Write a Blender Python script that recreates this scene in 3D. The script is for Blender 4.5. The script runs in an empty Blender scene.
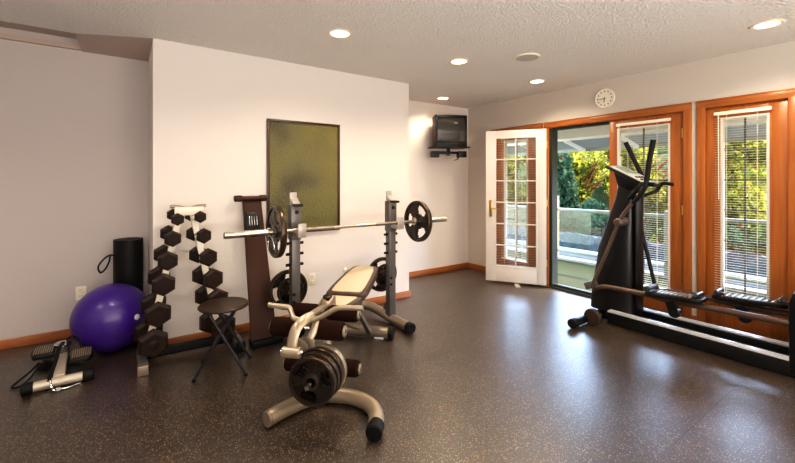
import bpy, bmesh, math, random
from mathutils import Vector, Matrix
PI = math.pi
random.seed(7)
C = bpy.context.scene.collection
SC = bpy.context.scene

# ------------------------------------------------------------------ materials
def srgb(r, g, b):
    f = lambda c: (c/255/12.92) if c/255 <= .04045 else ((c/255+.055)/1.055)**2.4
    return (f(r), f(g), f(b), 1)

def mat(name, col, rough=.5, metal=0, spec=.5, bump=0, bscale=60, var=0, vscale=8, coat=0, col2=None, bdist=.01):
    m = bpy.data.materials.new(name); m.use_nodes = True
    nt = m.node_tree; N = nt.nodes; L = nt.links
    p = N['Principled BSDF']
    p.inputs['Base Color'].default_value = col
    p.inputs['Roughness'].default_value = rough
    p.inputs['Metallic'].default_value = metal
    p.inputs['Specular IOR Level'].default_value = spec
    p.inputs['Coat Weight'].default_value = coat
    tc = N.new('ShaderNodeTexCoord')
    nz = N.new('ShaderNodeTexNoise'); nz.inputs['Scale'].default_value = vscale; nz.inputs['Detail'].default_value = 4
    L.new(tc.outputs['Object'], nz.inputs['Vector'])
    mx = N.new('ShaderNodeMix'); mx.data_type = 'RGBA'
    c2 = col2 if col2 else tuple(min(1, c*(1+(var or .05))) for c in col[:3])+(1,)
    c1 = col if col2 else tuple(c*(1-(var or .05)) for c in col[:3])+(1,)
    mx.inputs['A'].default_value = c1; mx.inputs['B'].default_value = c2
    L.new(nz.outputs['Fac'], mx.inputs['Factor']); L.new(mx.outputs['Result'], p.inputs['Base Color'])
    if bump:
        nb = N.new('ShaderNodeTexNoise'); nb.inputs['Scale'].default_value = bscale; nb.inputs['Detail'].default_value = 3
        L.new(tc.outputs['Object'], nb.inputs['Vector'])
        b = N.new('ShaderNodeBump'); b.inputs['Strength'].default_value = bump; b.inputs['Distance'].default_value = bdist
        L.new(nb.outputs['Fac'], b.inputs['Height']); L.new(b.outputs['Normal'], p.inputs['Normal'])
    return m

def wood(name, c1, c2, axis='Z', rough=.35, scale=1):
    m = bpy.data.materials.new(name); m.use_nodes = True
    nt = m.node_tree; N = nt.nodes; L = nt.links; p = N['Principled BSDF']
    tc = N.new('ShaderNodeTexCoord'); mp = N.new('ShaderNodeMapping')
    s = [40*scale]*3; s['XYZ'.index(axis)] = 2.2*scale
    mp.inputs['Scale'].default_value = s
    L.new(tc.outputs['Object'], mp.inputs['Vector'])
    nz = N.new('ShaderNodeTexNoise'); nz.inputs['Scale'].default_value = 1; nz.inputs['Detail'].default_value = 5
    L.new(mp.outputs['Vector'], nz.inputs['Vector'])
    cr = N.new('ShaderNodeValToRGB')
    cr.color_ramp.elements[0].position = .3; cr.color_ramp.elements[0].color = c1
    cr.color_ramp.elements[1].position = .7; cr.color_ramp.elements[1].color = c2
    L.new(nz.outputs['Fac'], cr.inputs['Fac']); L.new(cr.outputs['Color'], p.inputs['Base Color'])
    p.inputs['Roughness'].default_value = rough
    return m

def glass_mat(name, tint=(1, 1, 1, 1), rough=.0, f=1.0):
    m = bpy.data.materials.new(name); m.use_nodes = True
    nt = m.node_tree; N = nt.nodes; L = nt.links
    N.remove(N['Principled BSDF']); out = N['Material Output']
    tr = N.new('ShaderNodeBsdfTransparent'); tr.inputs['Color'].default_value = tint
    gl = N.new('ShaderNodeBsdfGlossy'); gl.inputs['Roughness'].default_value = rough
    fr = N.new('ShaderNodeFresnel'); fr.inputs['IOR'].default_value = 1.35
    mx = N.new('ShaderNodeMixShader')
    L.new(fr.outputs['Fac'], mx.inputs['Fac']); L.new(tr.outputs['BSDF'], mx.inputs[1]); L.new(gl.outputs['BSDF'], mx.inputs[2])
    L.new(mx.outputs['Shader'], out.inputs['Surface'])
    return m

def emis(name, col, st):
    m = bpy.data.materials.new(name); m.use_nodes = True
    p = m.node_tree.nodes['Principled BSDF']
    p.inputs['Base Color'].default_value = col
    p.inputs['Emission Color'].default_value = col; p.inputs['Emission Strength'].default_value = st
    return m

def floor_mat():
    m = bpy.data.materials.new('speckled_rubber'); m.use_nodes = True
    nt = m.node_tree; N = nt.nodes; L = nt.links; p = N['Principled BSDF']
    tc = N.new('ShaderNodeTexCoord')
    big = N.new('ShaderNodeTexNoise'); big.inputs['Scale'].default_value = 1.3; big.inputs['Detail'].default_value = 5
    L.new(tc.outputs['Object'], big.inputs['Vector'])
    base = N.new('ShaderNodeMix'); base.data_type = 'RGBA'
    base.inputs['A'].default_value = srgb(28, 19, 12); base.inputs['B'].default_value = srgb(46, 33, 22)
    L.new(big.outputs['Fac'], base.inputs['Factor'])
    cur = base.outputs['Result']
    for sc, lo, hi, col in ((75, .27, .20, srgb(146, 118, 86)), (130, .25, .17, srgb(190, 160, 118)), (100, .22, .15, srgb(80, 82, 88))):
        v = N.new('ShaderNodeTexVoronoi'); v.inputs['Scale'].default_value = sc
        mp = N.new('ShaderNodeMapping'); mp.inputs['Location'].default_value = (sc, sc*.3, 0)
        L.new(tc.outputs['Object'], mp.inputs['Vector']); L.new(mp.outputs['Vector'], v.inputs['Vector'])
        r = N.new('ShaderNodeMapRange'); r.inputs['From Min'].default_value = lo; r.inputs['From Max'].default_value = hi
        L.new(v.outputs['Distance'], r.inputs['Value'])
        # only some of the cells carry a speckle
        sep = N.new('ShaderNodeSeparateColor'); L.new(v.outputs['Color'], sep.inputs['Color'])
        gt = N.new('ShaderNodeMath'); gt.operation = 'GREATER_THAN'; gt.inputs[1].default_value = .38
        L.new(sep.outputs['Red'], gt.inputs[0])
        mul = N.new('ShaderNodeMath'); mul.operation = 'MULTIPLY'
        L.new(r.outputs['Result'], mul.inputs[0]); L.new(gt.outputs['Value'], mul.inputs[1])
        mx = N.new('ShaderNodeMix'); mx.data_type = 'RGBA'
        L.new(mul.outputs['Value'], mx.inputs['Factor']); L.new(cur, mx.inputs['A']); mx.inputs['B'].default_value = col
        cur = mx.outputs['Result']
    br = N.new('ShaderNodeTexBrick'); br.inputs['Scale'].default_value = 1
    br.inputs['Brick Width'].default_value = 1.22; br.inputs['Row Height'].default_value = .203
    br.inputs['Mortar Size'].default_value = .0035; br.inputs['Mortar Smooth'].default_value = .3; br.offset = .37
    br.inputs['Color1'].default_value = (1, 1, 1, 1); br.inputs['Color2'].default_value = (.93, .93, .93, 1)
    br.inputs['Mortar'].default_value = (.45, .45, .45, 1)
    L.new(tc.outputs['Object'], br.inputs['Vector'])
    mm = N.new('ShaderNodeMix'); mm.data_type = 'RGBA'; mm.blend_type = 'MULTIPLY'; mm.inputs['Factor'].default_value = 1
    L.new(cur, mm.inputs['A']); L.new(br.outputs['Color'], mm.inputs['B'])
    L.new(mm.outputs['Result'], p.inputs['Base Color'])
    rn = N.new('ShaderNodeTexNoise'); rn.inputs['Scale'].default_value = 2.5; rn.inputs['Detail'].default_value = 6
    L.new(tc.outputs['Object'], rn.inputs['Vector'])
    rr = N.new('ShaderNodeMapRange'); rr.inputs['To Min'].default_value = .30; rr.inputs['To Max'].default_value = .46
    L.new(rn.outputs['Fac'], rr.inputs['Value']); L.new(rr.outputs['Result'], p.inputs['Roughness'])
    p.inputs['Specular IOR Level'].default_value = .8
    p.inputs['Coat Weight'].default_value = .45; p.inputs['Coat Roughness'].default_value = .3
    nb = N.new('ShaderNodeTexNoise'); nb.inputs['Scale'].default_value = 160; nb.inputs['Detail'].default_value = 2
    L.new(tc.outputs['Object'], nb.inputs['Vector'])
    b = N.new('ShaderNodeBump'); b.inputs['Strength'].default_value = .25; b.inputs['Distance'].default_value = .004
    b2 = N.new('ShaderNodeBump'); b2.inputs['Strength'].default_value = .5; b2.inputs['Distance'].default_value = .003
    L.new(nb.outputs['Fac'], b.inputs['Height']); L.new(br.outputs['Fac'], b2.inputs['Height']); b2.invert = True
    L.new(b.outputs['Normal'], b2.inputs['Normal']); L.new(b2.outputs['Normal'], p.inputs['Normal'])
    return m

def art_mat():
    m = bpy.data.materials.new('olive_textured_panel'); m.use_nodes = True
    nt = m.node_tree; N = nt.nodes; L = nt.links; p = N['Principled BSDF']
    tc = N.new('ShaderNodeTexCoord')
    nz = N.new('ShaderNodeTexNoise'); nz.inputs['Scale'].default_value = 1.5; nz.inputs['Detail'].default_value = 2.0
    mp = N.new('ShaderNodeMapping'); mp.inputs['Location'].default_value = (3.1, 0, 5.3)
    L.new(tc.outputs['Object'], mp.inputs['Vector']); L.new(mp.outputs['Vector'], nz.inputs['Vector'])
    cr = N.new('ShaderNodeValToRGB'); e = cr.color_ramp.elements
    e[0].position = .3; e[0].color = srgb(66, 60, 36)
    e[1].position = .68; e[1].color = srgb(128, 118, 52)
    x = e.new(.42); x.color = srgb(100, 94, 56)
    x = e.new(.55); x.color = srgb(108, 102, 50)
    L.new(nz.outputs['Fac'], cr.inputs['Fac'])
    L.new(cr.outputs['Color'], p.inputs['Base Color'])
    p.inputs['Roughness'].default_value = .35
    nb = N.new('ShaderNodeTexNoise'); nb.inputs['Scale'].default_value = 38; nb.inputs['Detail'].default_value = 3; nb.inputs['Distortion'].default_value = 1.2
    mp2 = N.new('ShaderNodeMapping'); mp2.inputs['Scale'].default_value = (1.6, 1, .8); mp2.inputs['Rotation'].default_value = (0, .7, 0)
    L.new(tc.outputs['Object'], mp2.inputs['Vector']); L.new(mp2.outputs['Vector'], nb.inputs['Vector'])
    b = N.new('ShaderNodeBump'); b.inputs['Strength'].default_value = .8; b.inputs['Distance'].default_value = .02
    L.new(nb.outputs['Fac'], b.inputs['Height']); L.new(b.outputs['Normal'], p.inputs['Normal'])
    return m

def leaf_mat(name, c1, c2, c3):
    m = bpy.data.materials.new(name); m.use_nodes = True
    nt = m.node_tree; N = nt.nodes; L = nt.links; p = N['Principled BSDF']; out = N['Material Output']
    tc = N.new('ShaderNodeTexCoord')
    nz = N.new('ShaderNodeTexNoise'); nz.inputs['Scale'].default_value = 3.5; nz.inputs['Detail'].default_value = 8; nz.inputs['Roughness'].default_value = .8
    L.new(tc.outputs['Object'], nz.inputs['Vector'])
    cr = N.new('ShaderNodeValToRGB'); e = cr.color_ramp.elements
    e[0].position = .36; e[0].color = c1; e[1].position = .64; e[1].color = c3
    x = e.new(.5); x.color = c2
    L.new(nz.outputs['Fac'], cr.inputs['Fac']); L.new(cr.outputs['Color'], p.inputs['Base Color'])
    p.inputs['Roughness'].default_value = .6; p.inputs['Specular IOR Level'].default_value = .15
    tl = N.new('ShaderNodeBsdfTranslucent'); L.new(cr.outputs['Color'], tl.inputs['Color'])
    mx = N.new('ShaderNodeMixShader'); mx.inputs['Fac'].default_value = .5
    L.new(p.outputs['BSDF'], mx.inputs[1]); L.new(tl.outputs['BSDF'], mx.inputs[2]); L.new(mx.outputs['Shader'], out.inputs['Surface'])
    return m

M = dict(
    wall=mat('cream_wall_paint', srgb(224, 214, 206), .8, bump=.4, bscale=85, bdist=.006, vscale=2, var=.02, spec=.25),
    wall_dim=mat('dim_lit_wall_paint', srgb(194, 185, 181), .8, bump=.3, bscale=85, bdist=.006, vscale=2, var=.02, spec=.25),  # dim light on the left back wall is put into this tone
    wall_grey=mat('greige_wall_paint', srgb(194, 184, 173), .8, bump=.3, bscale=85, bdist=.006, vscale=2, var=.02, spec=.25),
    ceil=mat('knockdown_ceiling', srgb(232, 227, 221), .5, bump=1.0, bscale=60, bdist=.03, vscale=3, var=.03, spec=.4),
    shadedceil=mat('smooth_shaded_ceiling_paint', srgb(190, 172, 160), .8, spec=.2),  # smooth alcove ceiling; the browner tone paints in the shadow there
    floor=floor_mat(),
    basew=wood('orange_baseboard_wood', srgb(142, 80, 34), srgb(170, 102, 50), 'X'),
    basewy=wood('orange_baseboard_wood_side', srgb(142, 80, 34), srgb(170, 102, 50), 'Y'),
    doorw=wood('orange_door_wood', srgb(140, 76, 28), srgb(166, 97, 42), 'Z', .3),
    doorwy=wood('orange_door_head_wood', srgb(138, 75, 28), srgb(166, 97, 42), 'Y', .3),
    white=mat('white_door_paint', srgb(214, 203, 194), .35, spec=.4),
    muntin_w=mat('white_muntin', srgb(220, 214, 202), .4),
    muntin_d=mat('dark_muntin', srgb(62, 66, 60), .5),
    bead=mat('white_glazing_bead', srgb(206, 202, 194), .4),
    glass=glass_mat('clear_glass'),
    railglass=glass_mat('rail_glass', (.93, .97, .95, 1)),
    blind=mat('cream_blind_slat', srgb(240, 226, 200), .45),
    alu=mat('bright_aluminium', srgb(226, 228, 232), .3, .45),
    wheelb2=mat('brown_grey_arm_paint', srgb(92, 76, 64), .3, .3),
    stoolleg=mat('blue_black_leg_paint', srgb(40, 38, 42), .3, .3),
    satin3=mat('pale_silver_paint', srgb(196, 184, 166), .32, .5),
    vinylgrey=mat('grey_brown_tread_rubber', srgb(136, 120, 98), .5),
    hookp=mat('grey_silver_hook_paint', srgb(172, 164, 156), .35, .35),
    vinyl_s=mat('dark_brown_stool_vinyl', srgb(50, 34, 23), .4, spec=.3),
    wheelb=mat('brown_black_plastic', srgb(58, 42, 32), .4, spec=.3),
    brass=mat('brass', srgb(206, 166, 84), .28, 1),
    chrome=mat('chrome', srgb(212, 212, 214), .14, 1),
    steel=mat('brushed_bar_steel', srgb(196, 186, 174), .28, 1),
    satin=mat('satin_silver_paint', srgb(150, 136, 120), .32, .65),
    satin2=mat('warm_silver_paint', srgb(178, 162, 140), .3, .65),
    gun=mat('gunmetal_grey_paint', srgb(104, 99, 96), .36, .4),
    iron=mat('black_cast_iron', srgb(34, 27, 22), .3, .4, bump=.1, bscale=200, bdist=.002),
    ironedge=mat('worn_iron_rim', srgb(72, 58, 46), .28, .7),
    hexr=mat('brown_black_hex_rubber', srgb(36, 20, 11), .5, bump=.08, bscale=150, bdist=.002, spec=.3),
    black=mat('black_plastic', srgb(9, 9, 10), .4, spec=.3),
    blacksatin=mat('black_satin_plastic', srgb(14, 14, 15), .32, spec=.4),
    rubber=mat('black_rubber', srgb(10, 9, 8), .6, spec=.25),
    foam=mat('dark_brown_foam', srgb(34, 13, 6), .85, spec=.1, bump=.2, bscale=120, bdist=.004),
    vinyl_d=mat('charcoal_brown_vinyl', srgb(70, 54, 42), .36, bump=.08, bscale=120, bdist=.003),
    vinyl_b=mat('dark_brown_vinyl', srgb(56, 28, 11), .5, spec=.25, bump=.06, bscale=90, bdist=.003),
    vinyl_t=mat('tan_vinyl', srgb(216, 190, 160), .42, bump=.08, bscale=140, bdist=.003),
    purple=mat('purple_vinyl', srgb(58, 22, 124), .32, var=.08, vscale=3, coat=.15),
    plugw=mat('white_plug', srgb(225, 220, 225), .4),
    matblack=mat('black_foam_mat', srgb(8, 6, 5), .5, spec=.25, bump=.1, bscale=150, bdist=.002),
    white_pl=mat('ivory_plastic', srgb(232, 222, 204), .4),
    slot=mat('dark_slot', srgb(60, 52, 46), .6),
    art=art_mat(),
    artframe=wood('dark_frame_wood', srgb(40, 18, 10), srgb(62, 30, 16), 'Z'),
    tvside=mat('brown_black_tv_shell', srgb(84, 50, 28), .45, spec=.25),
    tvscreen=mat('crt_glass', srgb(26, 25, 22), .05, spec=.8, coat=.6),
    clockface=mat('cream_clock_face', srgb(236, 226, 206), .45),
    lampglow=emis('lit_lamp_lens', (1, .82, .55, 1), 9),
    trimring=mat('white_trim_ring', srgb(238, 222, 196), .4),
    speakerg=mat('grey_speaker_grille', srgb(176, 172, 168), .6, bump=.4, bscale=300, bdist=.002),
    deck=mat('green_grey_deck', srgb(50, 52, 28), .8, spec=.08, var=.12, vscale=6, bump=.2, bscale=30),
    curb=mat('white_painted_curb', srgb(140, 140, 134), .7, spec=.15),
    bluestone=mat('blue_grey_stone', srgb(70, 80, 92), .8, spec=.1, var=.12, vscale=6),
    soffit=mat('beige_soffit', srgb(206, 196, 176), .7),
    soffit2=mat('grey_awning_panel', srgb(150, 156, 150), .7),
    raft=mat('white_rafter_paint', srgb(238, 238, 232), .5),
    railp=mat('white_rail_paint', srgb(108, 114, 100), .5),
    postw=wood('orange_post_wood', srgb(176, 116, 64), srgb(208, 150, 92), 'Z'),
    hill=mat('hillside_undergrowth', srgb(16, 26, 12), .95, spec=.05, col2=srgb(62, 66, 30), vscale=2.6, bump=.8, bscale=6, bdist=.2),
    rock=mat('grey_boulder', srgb(34, 40, 44), .9, spec=.1, col2=srgb(84, 90, 92), vscale=5, bump=.8, bscale=7, bdist=.08),
    leaf_y=leaf_mat('sunlit_yellow_green_leaves', srgb(10, 14, 3), srgb(96, 94, 16), srgb(216, 198, 72)),  # dark ramp ends here and below paint foliage shadows into the leaf colour
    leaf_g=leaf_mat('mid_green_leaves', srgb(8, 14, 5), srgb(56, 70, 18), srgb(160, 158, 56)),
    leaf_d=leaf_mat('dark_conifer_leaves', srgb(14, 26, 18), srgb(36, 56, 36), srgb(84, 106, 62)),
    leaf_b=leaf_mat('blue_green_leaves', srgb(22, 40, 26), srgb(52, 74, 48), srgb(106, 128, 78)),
    bark=mat('reddish_bark', srgb(120, 62, 34), .8, spec=.15, var=.25, vscale=10),
)

# ------------------------------------------------------------------ mesh helpers
class MB:
    def __init__(self): self.bm = bmesh.new()
    def _add(self, t, mtx=None):
        if mtx is not None: bmesh.ops.transform(t, matrix=mtx, verts=t.verts)
        me = bpy.data.meshes.new('t'); t.to_mesh(me); t.free()
        self.bm.from_mesh(me); bpy.data.meshes.remove(me); return self
    def box(self, c, s, rot=(0, 0, 0), bev=0, seg=2):
        t = bmesh.new(); bmesh.ops.create_cube(t, size=1)
        bmesh.ops.scale(t, vec=s, verts=t.verts)
        if bev: bmesh.ops.bevel(t, geom=t.edges[:], offset=min(bev, min(s)*.49), segments=seg, affect='EDGES', profile=.5)
        from mathutils import Euler
        return self._add(t, Matrix.Translation(c) @ Euler(rot).to_matrix().to_4x4())
    def span(self, a, b, bev=0):
        return self.box([(a[i]+b[i])/2 for i in range(3)], [abs(b[i]-a[i]) for i in range(3)], bev=bev)
    def beam(self, p0, p1, w, h, up=(0, 0, 1), bev=0):
        p0, p1 = Vector(p0), Vector(p1); d = (p1-p0); L = d.length; z = d.normalized()
        x = Vector(up).cross(z)
        if x.length < 1e-4: x = Vector((1, 0, 0))
        x.normalize(); y = z.cross(x)
        t = bmesh.new(); bmesh.ops.create_cube(t, size=1); bmesh.ops.scale(t, vec=(w, h, L), verts=t.verts)
        if bev: bmesh.ops.bevel(t, geom=t.edges[:], offset=min(bev, min(w, h, L)*.49), segments=2, affect='EDGES', profile=.5)
        m = Matrix((x, y, z)).transposed().to_4x4(); m.translation = (p0+p1)/2
        return self._add(t, m)
    def lathe(self, prof, c=(0, 0, 0), ax=(0, 0, 1), seg=32):
        t = bmesh.new(); rings = []
        for r, h in prof:
            if r < 1e-5: rings.append([t.verts.new((0, 0, h))])
            else: rings.append([t.verts.new((r*math.cos(2*PI*i/seg), r*math.sin(2*PI*i/seg), h)) for i in range(seg)])
        for a, b in zip(rings, rings[1:]):
            for i in range(seg):
                j = (i+1) % seg
                q = [a[i % len(a)], a[j % len(a)], b[j % len(b)], b[i % len(b)]]
                u = []
                for v in q:
                    if v not in u: u.append(v)
                if len(u) > 2: t.faces.new(u)
        bmesh.ops.recalc_face_normals(t, faces=t.faces)
        m = Vector((0, 0, 1)).rotation_difference(Vector(ax).normalized()).to_matrix().to_4x4(); m.translation = c
        return self._add(t, m)
    def cyl(self, p0, p1, r, r2=None, seg=24, bev=0):
        p0, p1 = Vector(p0), Vector(p1); L = (p1-p0).length; r2 = r if r2 is None else r2
        pr = [(0, 0), (r-bev, 0)] + ([(r, bev)] if bev else []) + ([(r2, L-bev)] if bev else []) + [(r2-bev, L), (0, L)]
        if not bev: pr = [(0, 0), (r, 0), (r2, L), (0, L)]
        return self.lathe(pr, p0, p1-p0, seg)
    def tube(self, pts, r, seg=14, sub=6, flat=1, up=None):
        P = [Vector(p) for p in pts]
        if sub > 1 and len(P) > 2:
            Q = []
            for i in range(len(P)-1):
                a = P[max(i-1, 0)]; b = P[i]; c = P[i+1]; d = P[min(i+2, len(P)-1)]
                for k in range(sub):
                    t = k/sub
                    Q.append(.5*((2*b)+(c-a)*t+(2*a-5*b+4*c-d)*t*t+(3*b-a-3*c+d)*t**3))
            Q.append(P[-1]); P = Q
        n = len(P); R = r if isinstance(r, (list, tuple)) else None
        t = bmesh.new(); rings = []
        T = (P[1]-P[0]).normalized()
        u = Vector(up) if up else Vector((0, 0, 1))
        u = (u - T*u.dot(T))
        if u.length < 1e-3: u = Vector((1, 0, 0)); u = u-T*u.dot(T)
        u.normalize()
        for i in range(n):
            T = (P[min(i+1, n-1)]-P[max(i-1, 0)]).normalized()
            if up: u = Vector(up)
            u = u-T*u.dot(T); u.normalize(); w = T.cross(u)
            rr = (R[0]+(R[1]-R[0])*i/(n-1)) if R else r
            rings.append([t.verts.new(P[i]+u*rr*flat*math.cos(2*PI*k/seg)+w*rr*math.sin(2*PI*k/seg)) for k in range(seg)])
        for a, b in zip(rings, rings[1:]):
            for k in range(seg): t.faces.new((a[k], a[(k+1) % seg], b[(k+1) % seg], b[k]))
        t.faces.new(rings[0][::-1]); t.faces.new(rings[-1])
        bmesh.ops.recalc_face_normals(t, faces=t.faces)
        return self._add(t)
    def prism(self, poly, vec, bev=0):
        t = bmesh.new(); vs = [t.verts.new(p) for p in poly]; f = t.faces.new(vs)
        r = bmesh.ops.extrude_face_region(t, geom=[f])
        bmesh.ops.translate(t, vec=vec, verts=[v for v in r['geom'] if isinstance(v, bmesh.types.BMVert)])
        bmesh.ops.recalc_face_normals(t, faces=t.faces)
        if bev: bmesh.ops.bevel(t, geom=t.edges[:], offset=bev, segments=2, affect='EDGES', profile=.5)
        return self._add(t)
    def ico(self, c, s, sub=3, rough=0, rnd=None):
        t = bmesh.new(); bmesh.ops.create_icosphere(t, subdivisions=sub, radius=1)
        for v in t.verts:
            k = 1+(rnd.uniform(-rough, rough) if rnd else 0)
            v.co = Vector((v.co.x*s[0]*k, v.co.y*s[1]*k, v.co.z*s[2]*k))+Vector(c)
        return self._add(t)
    def build(self, name, m, parent=None, smooth=True, ang=38):
        me = bpy.data.meshes.new(name); self.bm.to_mesh(me); self.bm.free()
        if smooth:
            for p in me.polygons: p.use_smooth = True
            me.set_sharp_from_angle(angle=math.radians(ang))
        me.materials.append(m)
        o = bpy.data.objects.new(name, me); C.objects.link(o)
        if parent: o.parent = parent
        return o

def tag(o, label, cat, group=None):
    o['label'] = label; o['category'] = cat
    if group: o['group'] = group
    return o
def thing(name, label, cat, loc=(0, 0, 0), rotz=0, group=None):
    o = bpy.data.objects.new(name, None); C.objects.link(o)
    o.empty_display_size = .1; o.location = loc; o.rotation_euler = (0, 0, rotz)
    return tag(o, label, cat, group)
def struct(name, mb, m, parent=None, **k):
    o = mb.build(name, m, parent, **k)
    if parent is None: o['kind'] = 'structure'
    return o
def dup(root, loc=None, rot=None, label=None):
    r = root.copy(); C.objects.link(r)
    if loc is not None: r.location = loc
    if rot is not None: r.rotation_euler = rot
    if label: r['label'] = label
    for ch in list(root.children):
        c = ch.copy(); C.objects.link(c); c.parent = r
        for g in list(ch.children):
            d = g.copy(); C.objects.link(d); d.parent = c
    return r

# ------------------------------------------------------------------ camera
H = 1.326
cam = bpy.data.cameras.new('camera'); co = bpy.data.objects.new('camera', cam); C.objects.link(co)
co.location = (0, 0, H); YAW = math.radians(55.014)
co.rotation_euler = (PI/2, 0, YAW-PI/2)
cam.sensor_width = 36; cam.lens = 390.45/795*36; cam.shift_y = -(231.5-181.08)/795
cam.clip_start = .05; cam.clip_end = 200
SC.camera = co

# ------------------------------------------------------------------ room shell
ZC = 2.44; YB = 3.59; XR = 4.347; YT = 4.31; XL = -3.2; YF = -3.2; TH = .16
BX0, BX1 = .184, 2.673
struct('floor', MB().span((XL-TH, YF-TH, -.12), (XR+TH, YT+TH, 0)), M['floor'], smooth=False)
# ceiling: slab pieces around a shallow slot above the left alcove
c = MB()
c.span((XL-TH, YF-TH, ZC), (XR+TH, YB, ZC+.2))
c.span((BX0, YB, ZC), (XR+TH, YT+TH, ZC+.2))
c.prism([(XL-TH, YB, ZC), (BX0, YB, ZC), (-.3, 3.805, ZC), (XL-TH, 3.805, ZC)], (0, 0, .2))
struct('ceiling', c, M['ceil'], smooth=False)
a = MB().prism([(BX0, YB+.002, ZC), (BX0, YT, ZC), (-.3, YT, ZC), (-.3, 3.807, ZC)], (0, 0, .2))
a.span((XL, 3.806, ZC+.1), (-.3, YT, ZC+.2))
struct('trim_1', a, M['shadedceil'], smooth=False)                 # smooth alcove ceiling and the slot's top
struct('trim_2', MB().span((XL, YT-.035, ZC+.005), (-.31, YT-.002, ZC+.045)), M['shadedceil'], smooth=False)
struct('wall_back', MB().span((XL-TH, YT, 0), (1.0, YT+TH, ZC+.1)), M['wall_dim'], smooth=False)
struct('wall_back_right', MB().span((1.0, YT, 0), (XR+TH, YT+TH, ZC)), M['wall'], smooth=False)  # right end of the same wall, kept in the undimmed cream
struct('wall_projection', MB().span((BX0, YB, 0), (BX1, YT+.001, ZC)), M['wall'], smooth=False)
struct('wall_left', MB().span((XL-TH, YF-TH, 0), (XL, YT+TH, ZC)), M['wall'], smooth=False)
struct('wall_front', MB().span((XL-TH, YF-TH, 0), (XR+TH, YF, ZC)), M['wall'], smooth=False)
# right wall with three openings
OP = [(3.03, 3.80), (1.445, 2.935), (.735, 1.335)]; ZO = 2.0
w = MB(); ys = YF
for y0, y1 in sorted(OP):
    w.span((XR, ys, 0), (XR+TH, y0, ZC)); w.span((XR, y0, ZO), (XR+TH, y1, ZC)); ys = y1
w.span((XR, ys, 0), (XR+TH, YT, ZC))
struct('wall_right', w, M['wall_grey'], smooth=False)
bb = MB().span((XL, YT-.014, 0), (BX0, YT, .075), .004); bb.span((BX1, YT-.014, 0), (XR, YT, .075), .004)
struct('baseboard_back', bb, M['basew'])
bb = MB().span((BX0-.014, YB-.014, 0), (BX1+.014, YB, .075), .004)
struct('baseboard_projection', bb, M['basew'])
bb = MB().span((BX0-.014, YB-.004, 0), (BX0, YT-.016, .075), .004); bb.span((BX1, YB-.004, 0), (BX1+.014, YT-.016, .075), .004)
struct('baseboard_projection_side', bb, M['basewy'])
bb = MB()
for y0, y1 in ((YF, .69), (1.372, 1.408), (2.972, 2.993), (3.85, YT-.016)): bb.span((XR-.014, y0, 0), (XR, y1, .075), .004)
struct('baseboard_right', bb, M['basewy'])

def casing(n, y0, y1):
    t = MB()
    wd = .066
    for y in (y0-.035, y1+.035-wd): t.span((XR-.022, y, 0), (XR+.002, y+wd, ZO+.055), .006)
    for y in (y0, y1-.018): t.span((XR, y, 0), (XR+TH, y+.018, ZO), 0)         # jamb liners
    o = struct('trim_%d' % n, t, M['doorw'])
    h = MB().span((XR-.023, y0-.035, ZO-.012), (XR+.002, y1+.035, ZO+.056), .006)
    h.span((XR-.03, y0-.037, ZO+.048), (XR, y1+.037, ZO+.06), .004)
    h.span((XR, y0, ZO-.018), (XR+TH, y1, ZO))
    h.build('head_casing', M['doorwy'], o)
    return o
for i, (y0, y1) in enumerate(OP): casing(3+i, y0, y1)

def slats_mesh(x, y0, y1, z0, z1):
    t = MB(); z = z0
    while z < z1:
        t.box((x, (y0+y1)/2, z), (.0052, y1-y0, .0015)); z += .0215
    return t
def blind(label, x, y0, y1, z0, z1, group=None, wand=True):
    o = thing('venetian_blind', label, 'blind', (x, (y0+y1)/2, z1), 0, group)
    hw = (y1-y0)/2
    MB().span((-.014, -hw-.004, -.005), (.014, hw+.004, .024), .003).build('headrail', M['blind'], o)
    slats_mesh(0, -hw, hw, z0-z1, -.012).build('slat_stack', M['blind'], o, smooth=False)
    MB().span((-.011, -hw, z0-z1-.025), (.011, hw, z0-z1-.012), .003).build('bottom_rail', M['blind'], o)
    t = MB()
    for yy in (-hw*.55, hw*.55):
        for xx in (-.009, .009): t.cyl((xx, yy, z0-z1), (xx, yy, 0), .0009, seg=6)
    t.build('ladder_cord', M['blind'], o)
    if wand: MB().cyl((-.02, hw-.035, -.75), (-.016, hw-.03, 0), .003, seg=8).build('tilt_wand', M['blind'], o)
    return o

def grid(t, y0, y1, z0, z1, x0, x1, cols, rows, wd=.016):
    for i in range(1, cols):
        y = y0+(y1-y0)*i/cols; t.span((x0, y-wd/2, z0), (x1, y+wd/2, z1))
    for j in range(1, rows):
        z = z0+(z1-z0)*j/rows; t.span((x0, y0, z-wd/2), (x1, y1, z+wd/2))
    return t

def leaf(t, y0, y1, z0, z1, gy0, gy1, gz0, gz1, x0, x1, bev=.004):
    t.span((x0, y0, z0), (x1, gy0, z1), bev); t.span((x0, gy1, z0), (x1, y1, z1), bev)
    t.span((x0, gy0-.002, z0), (x1, gy1+.002, gz0), bev); t.span((x0, gy0-.002, gz1), (x1, gy1+.002, z1), bev)
    return t

GZ0, GZ1 = .25, 1.885
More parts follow.
